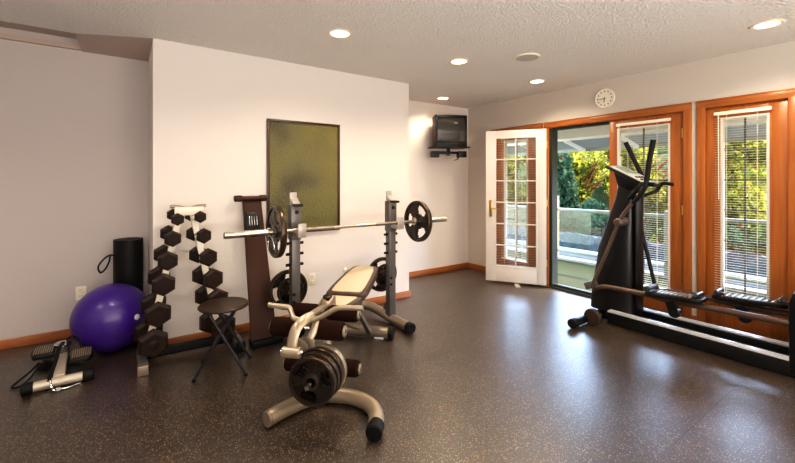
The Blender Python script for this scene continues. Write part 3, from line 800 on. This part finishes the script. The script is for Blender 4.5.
bmesh.ops.recalc_face_normals(t, faces=t.faces)
mb_ = MB(); mb_._add(t); mb_.build('mat_roll', M['matblack'], rm)
MB().tube([(-.10, -.04, .685), (-.14, -.04, .69), (-.18, -.04, .66), (-.215, -.03, .60), (-.20, -.03, .55), (-.165, -.03, .58), (-.14, -.035, .64), (-.135, -.04, .68)], .019, seg=8, flat=.35).build('carry_strap', M['rubber'], rm)

# ------------------------------------------------------------------ folding stool
st = thing('folding_stool', 'round black folding stool with crossed legs in front of the dumbbell rack', 'stool', (.575, 2.955, 0), math.radians(-20))
MB().lathe([(0, .442), (.12, .438), (.16, .442), (.167, .450), (.165, .458), (.155, .465), (.13, .461), (0, .456)], seg=44).build('seat', M['vinyl_s'], st)
for s in (-1, 1):
    y = .135*s
    for k in (-1, 1):
        lg = MB().tube([(-k*.085, y*.62, .432), (k*.16, y, .012)], .0095, seg=10, sub=1).build('leg', M['stoolleg'], st)
        MB().cyl((k*.158, y, .016), (k*.163, y*1.005, 0), .0125, seg=12).build('foot_tip', M['rubber'], lg)
for k in (-1, 1): MB().cyl((k*.07, -.09, .412), (k*.07, .09, .412), .008, seg=10).build('crossbar', M['black'], st)
MB().cyl((.0, -.10, .287), (.0, .10, .287), .005, seg=10).build('pivot_rod', M['black'], st)

# ------------------------------------------------------------------ upright board
bd = thing('upright_exercise_board', 'tall dark brown padded board with short crossbar leaning on the wall left of the rack', 'exercise board', (.932, 3.2, 0))
tp = (-.035, .335, 1.17)
bp = MB(); t = bmesh.new()
Pb = [(-.105, .0, .05), (.10, .0, .05)]; Pt = [(-.09, .335, 1.16), (.065, .335, 1.16)]
v = [t.verts.new(q) for q in (Pb[0], Pb[1], Pt[1], Pt[0])]; f_ = t.faces.new(v)
r_ = bmesh.ops.extrude_face_region(t, geom=[f_]); bmesh.ops.translate(t, vec=(0, .04, .012), verts=[q for q in r_['geom'] if isinstance(q, bmesh.types.BMVert)])
bmesh.ops.recalc_face_normals(t, faces=t.faces); bmesh.ops.bevel(t, geom=t.edges[:], offset=.008, segments=2, affect='EDGES')
bp._add(t); bp.build('padded_board', M['vinyl_b'], bd)
MB().cyl((-.135, .325, 1.175), (.08, .325, 1.175), .02, seg=18).build('crossbar', M['vinyl_b'], bd)
for x0, x1 in ((-.165, -.10), (.045, .105)): MB().cyl((x0, .325, 1.175), (x1, .325, 1.175), .028, seg=20, bev=.006).build('grip_end', M['vinyl_b'], bd)
tilt = -math.atan2(.335, 1.11)
MB().box((-.025, .272, .975), (.115, .02, .175), rot=(tilt, 0, 0), bev=.004).build('slot_plate', M['black'], bd)
for k in range(4): MB().box((-.056+.021*k, .258, .985), (.008, .010, .085), rot=(tilt, 0, 0), bev=.002).build('chrome_slider', M['chrome'], bd)
MB().box((.015, .02, .03), (.25, .12, .05), bev=.01).build('base_foot', M['rubber'], bd)

# ------------------------------------------------------------------ mini stepper
ms = thing('mini_stepper', 'small silver and black mini stepper with pull cord on the floor left of the ball', 'mini stepper', (-.345, 3.31, 0), math.radians(1))
MB().cyl((-.13, 0, .036), (.125, 0, .036), .03, seg=22).build('front_tube', M['satin3'], ms)
for s in (-1, 1): MB().cyl((s*.12, 0, .036), (s*.178, 0, .036), .036, seg=22, bev=.006).build('end_cap', M['rubber'], ms)
MB().beam((0.0, .02, .05), (-.01, .37, .085), .06, .045, bev=.006).build('stem', M['satin3'], ms)
MB().cyl((-.01, .36, .04), (-.01, .36, .15), .036, seg=22, bev=.004).build('hub', M['gun'], ms)
MB().lathe([(0, 0), (.046, 0), (.048, .012), (.036, .024), (0, .026)], (-.01, .36, .15), (0, 0, 1), 24).build('hub_cap', M['chrome'], ms)
for s, pz, dy in ((-1, .115, .04), (1, .105, -.14)):
    t = MB().prism([(s*.045, .20+dy, pz), (s*.155, .20+dy, pz), (s*.175, .27+dy, pz+.006), (s*.165, .35+dy, pz+.012), (s*.12, .39+dy, pz+.015), (s*.05, .37+dy, pz+.014)], (0, 0, .034), .008)
    pdl = t.build('pedal', M['black'], ms)
    t = MB()
    for k in range(9): t.box((s*(.060+.0118*k), .285+dy, pz+.042), (.005, .14, .004), rot=(.05, 0, 0))
    t.build('tread', M['vinylgrey'], pdl)
    MB().beam((s*.03, .36, .07), (s*.11, .24+dy, pz), .03, .03, bev=.004).build('pedal_arm', M['gun'], ms)
    MB().cyl((s*.08, .35, .05), (s*.11, .27+dy, pz-.01), .016, seg=14).build('piston', M['chrome'], ms)
MB().span((-.15, .36, 0), (.11, .42, .04), .008).build('rear_bar', M['rubber'], ms)
MB().tube([(-.005, .34, .178), (-.02, .23, .168), (-.03, .13, .12), (-.045, .03, .072), (-.045, -.02, .06)], .013, seg=8, flat=.35).build('strap', M['rubber'], ms)
MB().tube([(-.04, -.02, .06), (-.03, -.05, .03), (-.012, -.075, .012), (.015, -.07, .008), (.012, -.045, .01), (-.01, -.05, .012), (.04, -.06, .008), (.11, -.03, .006)], .006, seg=8).build('hook', M['chrome'], ms)
MB().tube([(-.12, .24, .10), (-.17, .23, .05), (-.22, .19, .02), (-.24, .14, .012), (-.205, .12, .012), (-.16, .17, .03), (-.12, .22, .09)], .0065, seg=8).build('pull_cord', M['rubber'], ms)
MB().tube([(.01, .37, .17), (.04, .34, .21), (.085, .28, .19), (.10, .22, .15)], .0055, seg=8).build('pull_cord', M['rubber'], ms)

# ------------------------------------------------------------------ elliptical machine (world coordinates about its own origin)
el = thing('elliptical_trainer', 'black elliptical trainer with tall console mast in front of the door pair', 'elliptical trainer', (3.87, 1.2, 0))
ex = lambda x, y, z: (x-3.87, y-1.2, z)
# base frame
MB().span(ex(3.75, .6, .012), ex(3.99, 1.98, .06), .012).build('base_frame', M['black'], el)
for x in (3.715, 4.02):
    rl = MB().span(ex(x-.034, .58, .004), ex(x+.034, 1.86, .108), .006).build('rail_body', M['black'], el)
    t = MB()
    for q in (-.02, .02): MB().span(ex(x+q-.010, .58, .105), ex(x+q+.010, 1.86, .124), .004).build('aluminium_track', M['alu'], rl)
MB().cyl(ex(3.33, 1.975, .045), ex(4.25, 1.975, .045), .036, seg=20).build('front_stabilizer', M['black'], el)
for x0, x1 in ((3.285, 3.36), (4.22, 4.29)):
    MB().cyl(ex(x0, 1.975, .045), ex(x1, 1.975, .045), .043, seg=22, bev=.006).build('stabilizer_cap', M['rubber'], el)
for x in (3.52, 4.12):
    MB().cyl(ex(x-.02, 1.91, .08), ex(x+.03, 1.91, .08), .075, seg=28, bev=.008).build('transport_wheel', M['wheelb'], el)
# mast: tapered shell
def ring(y0, y1, z, hw, n=8):
    cy, ry = (y0+y1)/2, (y1-y0)/2; out = []
    for k in range(24):
        a_ = 2*PI*k/24; ca_, sa_ = math.cos(a_), math.sin(a_)
        e = .55
        out.append(ex(3.87+hw*math.copysign(abs(ca_)**e, ca_), cy+ry*math.copysign(abs(sa_)**e, sa_), z))
    return out
t = bmesh.new(); R_ = []
for y0, y1, z, hw in ((1.66, 2.085, .09, .13), (1.668, 2.08, .20, .13), (1.675, 2.05, .42, .12), (1.685, 2.01, .68, .105), (1.69, 1.925, .95, .085), (1.695, 1.865, 1.15, .065), (1.70, 1.83, 1.31, .055)):
    R_.append([t.verts.new(q) for q in ring(y0, y1, z, hw)])
for a_, b_ in zip(R_, R_[1:]):
    for k in range(24): t.faces.new((a_[k], a_[(k+1) % 24], b_[(k+1) % 24], b_[k]))
t.faces.new(R_[0][::-1]); t.faces.new(R_[-1]); bmesh.ops.recalc_face_normals(t, faces=t.faces)
mb_ = MB(); mb_._add(t); mast = mb_.build('mast', M['blacksatin'], el)
MB().span(ex(3.80, 1.655, .10), ex(3.94, 1.672, 1.2), .005).build('mast_trim', M['black'], mast)
# console
cd = Vector((0, -.345, -.182)).normalized(); nrm = Vector((0, -.182, .345)).normalized()
c0 = Vector(ex(3.87, 1.89, 1.48)); c1 = Vector(ex(3.87, 1.545, 1.298))
def slab(a_, b_, hw0, hw1, th, off, m, name, parent, bev=.008):
    a_ = a_+nrm*off; b_ = b_+nrm*off
    return MB().prism([a_+Vector((-hw0, 0, 0)), a_+Vector((hw0, 0, 0)), b_+Vector((hw1, 0, 0)), b_+Vector((-hw1, 0, 0))], -nrm*th, bev).build(name, m, parent)
cs = slab(c0, c1, .15, .17, .03, 0, M['blacksatin'], 'console', el)
slab(c0+cd*.03, c1-cd*.04, .13, .145, .01, .006, mat('console_face_grey', srgb(200, 204, 200), .2), 'face_panel', cs, .003)
slab(c0+cd*.06, c1-cd*.20, .085, .09, .006, .010, mat('lcd_screen', srgb(140, 150, 142), .12), 'display', cs, .002)
for i in range(4):
    for j in range(2):
        q = c1-cd*(.07+.05*j)+nrm*.011+Vector((-.09+.06*i, 0, 0)); MB().cyl(q-nrm*.004, q+nrm*.004, .014, seg=14).build('button', M['black'], cs)
MB().prism([ex(3.77, 1.85, 1.43), ex(3.77, 1.62, 1.305), ex(3.77, 1.70, 1.23), ex(3.77, 1.81, 1.28)], (.20, 0, 0), .012).build('console_neck', M['blacksatin'], el)
# fixed front handlebar
for q, xm in ((-1, 3.80), (1, 3.94)):
    X_ = lambda d: 3.87+q*d
    MB().tube([ex(X_(.07), 1.72, 1.17), ex(X_(.15), 1.66, 1.20), ex(X_(.20), 1.60, 1.235), ex(X_(.205), 1.575, 1.28), ex(X_(.195), 1.54, 1.305), ex(X_(.19), 1.46, 1.295)], .017, seg=12).build('fixed_handlebar', M['black'], el)
# swinging arms
a1 = MB().tube([ex(3.66, 2.0, .31), ex(3.66, 1.87, .62), ex(3.66, 1.741, .955), ex(3.66, 1.66, 1.09), ex(3.66, 1.615, 1.14)], .016, seg=12).build('swing_arm', M['wheelb2'], el)
MB().tube([ex(3.66, 1.625, 1.13), ex(3.66, 1.575, 1.19), ex(3.665, 1.53, 1.27), ex(3.665, 1.515, 1.34)], .019, seg=12).build('upper_arm', M['black'], a1)
MB().tube([ex(3.665, 1.516, 1.33), ex(3.665, 1.495, 1.5), ex(3.66, 1.462, 1.675)], .021, seg=14).build('hand_grip', M['rubber'], a1)
a2 = MB().tube([ex(4.06, 1.60, .31), ex(4.06, 1.67, .62), ex(4.06, 1.735, .905), ex(4.06, 1.76, 1.1), ex(4.06, 1.72, 1.28), ex(4.06, 1.71, 1.36)], .017, seg=12).build('swing_arm', M['black'], el)
MB().tube([ex(4.06, 1.708, 1.35), ex(4.06, 1.79, 1.53), ex(4.06, 1.868, 1.706)], .021, seg=14).build('hand_grip', M['rubber'], a2)
for x0, x1 in ((3.62, 3.80), (3.94, 4.10)):
    MB().cyl(ex(x0, 1.741, .955), ex(x1, 1.741, .955), .036, seg=22, bev=.012).build('pivot_joint', M['wheelb2'], el)
# foot links, pedals and rollers
def foot(x, y0, yf, yr, zf, arm_y, name):
    pts = [ex(x, arm_y, .30), ex(x, arm_y-.06, .315), ex(x, arm_y-.14, .335), ex(x, yf+.03, .345), ex(x, yf-.12, .335), ex(x, (yf+yr)/2, .335), ex(x, yr, .345), ex(x, .62, .36)]
    MB().tube(pts, .024, seg=14).build('foot_link', mat('brown_grey_tube_'+name, srgb(78, 58, 46), .35, .3), el)
    MB().box(ex(x, arm_y+.02, .325), (.055, .12, .07), rot=(-.45, 0, 0), bev=.012).build('link_joint', M['gun'], el)
    sl = lambda y: zf+(yf-y)*.06
    o = MB().prism([ex(x-.07, yf, sl(yf)), ex(x-.085, yf-.08, sl(yf)), ex(x-.085, yr+.06, sl(yr)), ex(x-.06, yr, sl(yr)), ex(x+.06, yr, sl(yr)), ex(x+.085, yr+.06, sl(yr)), ex(x+.085, yf-.08, sl(yf)), ex(x+.07, yf, sl(yf))], (0, 0, .035), .010).build('pedal', M['black'], el)
    for yy in (yf-.03, yr+.04):
        MB().tube([ex(x-.08, yy-.04*(1 if yy > 1.0 else -1)*0, sl(yy)+.045), ex(x-.07, yy+.0, sl(yy)+.06), ex(x, yy, sl(yy)+.062), ex(x+.07, yy, sl(yy)+.06), ex(x+.08, yy, sl(yy)+.045)], .016, seg=10).build('toe_rim', M['blacksatin'], o)
    t = MB()
    for k in range(8):
        yy = yf-.09-(yf-yr-.17)*k/7; t.box(ex(x, yy, sl(yy)+.037), (.13, .018, .008), rot=(-.06, 0, 0), bev=.002)
    t.build('tread', M['satin'], o)
    MB().cyl(ex(x-.03, yf-.20, .25), ex(x+.03, yf-.20, .25), .042, seg=26, bev=.008).build('roller_wheel', M['black'], el)
    MB().beam(ex(x, yf-.20, .25), ex(x, yf-.17, .335), .05, .07).build('roller_bracket', M['black'], el)
foot(3.70, 0, 1.52, 1.12, .352, 2.0, 'near')
foot(4.02, 0, 1.15, .70, .36, 1.60, 'far')
# rear drive housing
hs = [(.645, .02), (.65, .50), (.63, .575), (.57, .60), (.25, .60), (.12, .56), (.03, .44), (.0, .26), (.02, .08), (.06, .02)]
MB().prism([ex(3.67, y, z) for y, z in hs], (.40, 0, 0), .018).build('drive_housing', M['black'], el)
MB().cyl(ex(3.66, .33, .34), ex(3.672, .33, .34), .19, seg=40, bev=.004).build('housing_disc', M['blacksatin'], el)
MB().span(ex(3.60, .10, 0), ex(4.14, .18, .05), .012).build('rear_stabilizer', M['rubber'], el)

# ------------------------------------------------------------------ outside
struct('ground_deck', MB().span((XR+TH+.002, -3, -.14), (6.28, 9.5, -.05)), M['deck'], smooth=False)
struct('trim_8', MB().span((6.28, -3, -.25), (6.44, 9.5, -.012), .01), M['curb'], smooth=False)
struct('ground_path', MB().span((6.44, -3, -.40), (7.6, 9.5, -.22)), M['bluestone'], smooth=False)
struct('trim_9', MB().span((7.5, -3, -.4), (7.7, 9.5, -.08), .01), M['curb'], smooth=False)
rl = thing('deck_railing', 'white deck railing with glass panels outside the open door', 'railing', (6.34, 0, 0))
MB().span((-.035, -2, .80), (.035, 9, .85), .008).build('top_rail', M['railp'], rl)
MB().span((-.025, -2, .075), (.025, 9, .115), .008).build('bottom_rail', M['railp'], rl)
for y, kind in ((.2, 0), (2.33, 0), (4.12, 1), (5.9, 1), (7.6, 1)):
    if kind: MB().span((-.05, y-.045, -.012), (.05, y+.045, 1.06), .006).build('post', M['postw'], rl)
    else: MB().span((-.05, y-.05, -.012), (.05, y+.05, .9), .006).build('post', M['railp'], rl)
for y0, y1 in ((-2, .15), (.25, 2.28), (2.38, 4.075), (4.165, 5.855), (5.945, 7.555)):
    MB().span((-.004, y0, .115), (.004, y1, .80)).build('glass_panel', M['railglass'], rl)
# porch roof
pr_ = MB().prism([(XR+TH, -3, 2.16), (5.66, -3, 1.985), (5.66, -3, 2.06), (XR+TH, -3, 2.30)], (0, 12.5, 0))
struct('trim_10', pr_, M['soffit'], smooth=False)
struct('trim_11', MB().span((5.64, -3, 1.955), (5.70, 9.5, 2.01)), M['raft'], smooth=False)
pr_ = MB().prism([(5.70, -3, 1.99), (6.30, -3, 1.87), (6.30, -3, 1.89), (5.70, -3, 2.02)], (0, 12.5, 0))
pr_.span((6.28, -3, 1.82), (6.32, 9.5, 1.90))
struct('trim_12', pr_, M['soffit2'], smooth=False)
t = MB()
for k in range(14): t.beam((5.70, -2.2+.82*k, 1.965), (6.28, -2.2+.82*k, 1.835), .04, .05)
struct('trim_13', t, M['raft'], smooth=False)

# hillside
t = bmesh.new(); nx, ny = 30, 40; G = []; rnd = random.Random(3)
for i in range(nx+1):
    G.append([])
    for j in range(ny+1):
        x = 7.6+12*i/nx; y = -8+30*j/ny
        h = -.4+max(0, x-7.9)*.30+.22*math.sin(x*1.7+y*.9)*min(1, (x-7.6))+.12*math.sin(y*2.1-x)*min(1, (x-7.6))
        if i == nx: h += 1.5
        G[-1].append(t.verts.new((x, y, h)))
for i in range(nx):
    for j in range(ny): t.faces.new((G[i][j], G[i+1][j], G[i+1][j+1], G[i][j+1]))
mb_ = MB(); mb_._add(t); struct('ground_hillside', mb_, M['hill'])
def hill(x, y):
    if x < 7.6: return -.4
    return -.4+max(0, x-7.9)*.30+.22*math.sin(x*1.7+y*.9)*min(1, (x-7.6))+.12*math.sin(y*2.1-x)*min(1, (x-7.6))

def leaves(n, blobs, size, rnd, flat=.6):
    vs, fs = [], []
    wts = [b[1][0]*b[1][1]*b[1][2] for b in blobs]; tot = sum(wts)
    for (c_, r_), wt in zip(blobs, wts):
        for _ in range(int(n*wt/tot)):
            d = Vector((rnd.gauss(0, 1), rnd.gauss(0, 1), rnd.gauss(0, 1))).normalized()*(rnd.random()**.45)
            p_ = Vector((c_[0]+d.x*r_[0], c_[1]+d.y*r_[1], c_[2]+d.z*r_[2]))
            nrm_ = Vector((rnd.gauss(-.35, .7), rnd.gauss(-.25, .7), rnd.gauss(.5, .7))).normalized()
            u = nrm_.orthogonal().normalized(); w_ = nrm_.cross(u); a_ = rnd.random()*2*PI
            u, w_ = u*math.cos(a_)+w_*math.sin(a_), w_*math.cos(a_)-u*math.sin(a_)
            s = size*rnd.uniform(.6, 1.3); k = len(vs)
            vs += [p_-u*s, p_+w_*s*flat, p_+u*s*1.1, p_-w_*s*flat]; fs.append((k, k+1, k+2, k+3))
    return vs, fs
def plant(name, label, cat, loc, blobs, n, size, lm, trunk=None, branches=0, seed=1, group=None, flat=.6):
    rnd = random.Random(seed)
    o = thing(name, label, cat, loc, 0, group)
    vs, fs = leaves(n, blobs, size, rnd, flat)
    me = bpy.data.meshes.new('foliage'); me.from_pydata([tuple(v) for v in vs], [], fs); me.materials.append(lm)
    f_ = bpy.data.objects.new('foliage', me); C.objects.link(f_); f_.parent = o
    if trunk:
        tr_ = MB().tube([(0, 0, -.3), (.03, .04, trunk*.35), (-.03, .0, trunk*.7), (0, 0, trunk)], [.085, .04], seg=10).build('trunk', M['bark'], o)
        t = MB()
        for b in range(branches):
            a_ = rnd.random()*2*PI; z0 = trunk*rnd.uniform(.35, .9); L_ = rnd.uniform(.35, .8)
            e = (math.cos(a_)*L_, math.sin(a_)*L_, z0+L_*rnd.uniform(.35, 1.0))
            m_ = (e[0]*.5, e[1]*.5, z0+(e[2]-z0)*.35)
            t.tube([(0, 0, z0), m_, e], [.035, .012], seg=7, sub=4)
        if branches: t.build('branches', M['bark'], tr_)
    return o
def crown(rx, rz, z, k, rnd):
    return [((rnd.uniform(-rx, rx)*.7, rnd.uniform(-rx, rx)*.7, z+rnd.uniform(-rz, rz)*.75), (rx*rnd.uniform(.35, .55), rx*rnd.uniform(.35, .55), rz*rnd.uniform(.25, .42))) for _ in range(k)]
trees = [('sunlit yellow-green tree seen through the right narrow window', 10.0, 2.4, .66, 1.1, 1.05, 'leaf_y', 11),
         ('sunlit yellow-green tree seen through the closed door leaf', 10.0, 4.2, .68, 1.1, 1.05, 'leaf_y', 12),
         ('yellow-green leafy tree filling the open doorway', 10.25, 5.95, .66, 1.15, 1.05, 'leaf_y', 13),
         ('yellow-green tree far up the slope behind the gap between doorway and closed door leaf', 12.3, 5.9, .95, 1.1, 1.0, 'leaf_y', 15),
         ('mid-green leafy tree far up the slope behind the right narrow window', 12.3, 3.4, .95, 1.1, 1.0, 'leaf_g', 16),
         ('yellow-green tree far up the slope beyond the left part of the open doorway', 12.0, 7.7, .8, 1.2, 1.15, 'leaf_y', 17),
         ('yellow-green tree behind the white open door', 10.2, 8.6, .8, 1.1, 1.1, 'leaf_y', 18)]
for lab, x, y, rx, rz_, z, lm, sd in trees:
    rr = random.Random(sd)
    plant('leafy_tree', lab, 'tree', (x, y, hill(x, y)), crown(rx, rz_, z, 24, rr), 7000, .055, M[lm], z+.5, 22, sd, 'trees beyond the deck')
bl = [((0, 0, .3+.34*k), (.5-.055*k, .5-.055*k, .30)) for k in range(5)]
plant('conifer', 'dark green conifer at the left of the open doorway', 'tree', (8.9, 5.62, hill(8.9, 5.62)), bl, 4200, .06, M['leaf_d'], 1.8, 0, 21)
shr = [('blue-green shrub behind the deck rail at the middle of the doorway', 8.7, 4.72, 'leaf_b', 32),
       ('low green shrub behind the deck rail near the elliptical mast', 8.7, 3.95, 'leaf_b', 33),
       ('green shrub behind the deck rail left of the white rail post', 8.7, 3.18, 'leaf_g', 34),
       ('green shrub behind the deck rail left in the right narrow window', 8.7, 2.4, 'leaf_b', 35),
       ('green shrub low in the right narrow window', 8.7, 1.62, 'leaf_g', 36)]
for lab, x, y, lm, sd in shr:
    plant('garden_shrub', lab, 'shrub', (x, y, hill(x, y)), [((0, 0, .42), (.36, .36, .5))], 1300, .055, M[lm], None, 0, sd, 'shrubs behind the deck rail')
t = bmesh.new(); rnd = random.Random(9); V_ = []
for i in range(121):
    y = -3+12.5*i/120; V_.append([t.verts.new((7.78+rnd.uniform(-.04, .04), y, -.4)), t.verts.new((7.80+rnd.uniform(-.04, .04), y, -.05)), t.verts.new((7.84+rnd.uniform(-.04, .04), y, .20+rnd.uniform(-.05, .05))), t.verts.new((8.2, y, .16))])
for a_, b2 in zip(V_, V_[1:]):
    for k in range(3): t.faces.new((a_[k], b2[k], b2[k+1], a_[k+1]))
mb_ = MB(); mb_._add(t); struct('trim_14', mb_, M['rock'])

# ------------------------------------------------------------------ light
wd = bpy.data.worlds.new('world'); SC.world = wd; wd.use_nodes = True
N = wd.node_tree.nodes; bg = N['Background']
sky = N.new('ShaderNodeTexSky'); sky.sky_type = 'NISHITA'; sky.sun_disc = False; sky.sun_elevation = math.radians(48); sky.sun_rotation = math.radians(110)
wd.node_tree.links.new(sky.outputs['Color'], bg.inputs['Color']); bg.inputs['Strength'].default_value = 5
def lamp(kind, name, loc, energy, col, rot=(0, 0, 0), **k):
    d = bpy.data.lights.new(name, kind); d.energy = energy; d.color = col
    for a_, b_ in k.items(): setattr(d, a_, b_)
    o = bpy.data.objects.new(name, d); C.objects.link(o); o.location = loc; o.rotation_euler = rot
    return o
sd = Vector((-.70, .22, -.57)).normalized()
s_ = lamp('SUN', 'sun', (0, 0, 10), 16.0, (1, .93, .80), angle=math.radians(1))
s_.rotation_euler = sd.to_track_quat('-Z', 'Y').to_euler()
WARM = (1, .80, .58)
for (x, y), _ in lights:
    lamp('SPOT', 'downlight_or_fill', (x, y, ZC-.03), 55 if y > 3.5 else 75, WARM, spot_size=math.radians(150), spot_blend=.7, shadow_soft_size=.07)
for x, y in ((1.33, .766), (0, 2.5), (-1.4, 2.5), (-1.2, .766), (2.5, .766), (0, -1.2), (2.5, -1.2)):  # unseen fill spots added at ceiling height, without fixtures
    lamp('SPOT', 'downlight_or_fill', (x, y, ZC-.03), 46, (1, .90, .78), spot_size=math.radians(150), spot_blend=.7, shadow_soft_size=.15)
# added fill: two unseen area lamps behind the camera, bounced off the ceiling
lamp('AREA', 'bounce_fill', (-.6, -1.6, 1.0), 165, (1, .94, .88), rot=(math.radians(162), 0, math.radians(-25)), shape='RECTANGLE', size=2.2, size_y=1.4)
lamp('AREA', 'bounce_fill', (1.6, -1.8, 1.0), 165, (1, .94, .88), rot=(math.radians(162), 0, math.radians(-20)), shape='RECTANGLE', size=2.2, size_y=1.4)

SC.view_settings.view_transform = 'Standard'
SC.view_settings.look = 'None'
SC.view_settings.exposure = 0
SC.view_settings.use_curve_mapping = True
cm = SC.view_settings.curve_mapping; cv = cm.curves[3]
cv.points.new(.06, .047); cv.points.new(.55, .575); cm.update()
SC.cycles.max_bounces = 10
SC.cycles.transparent_max_bounces = 24
SC.cycles.use_denoising = True
SC.cycles.sample_clamp_indirect = 6
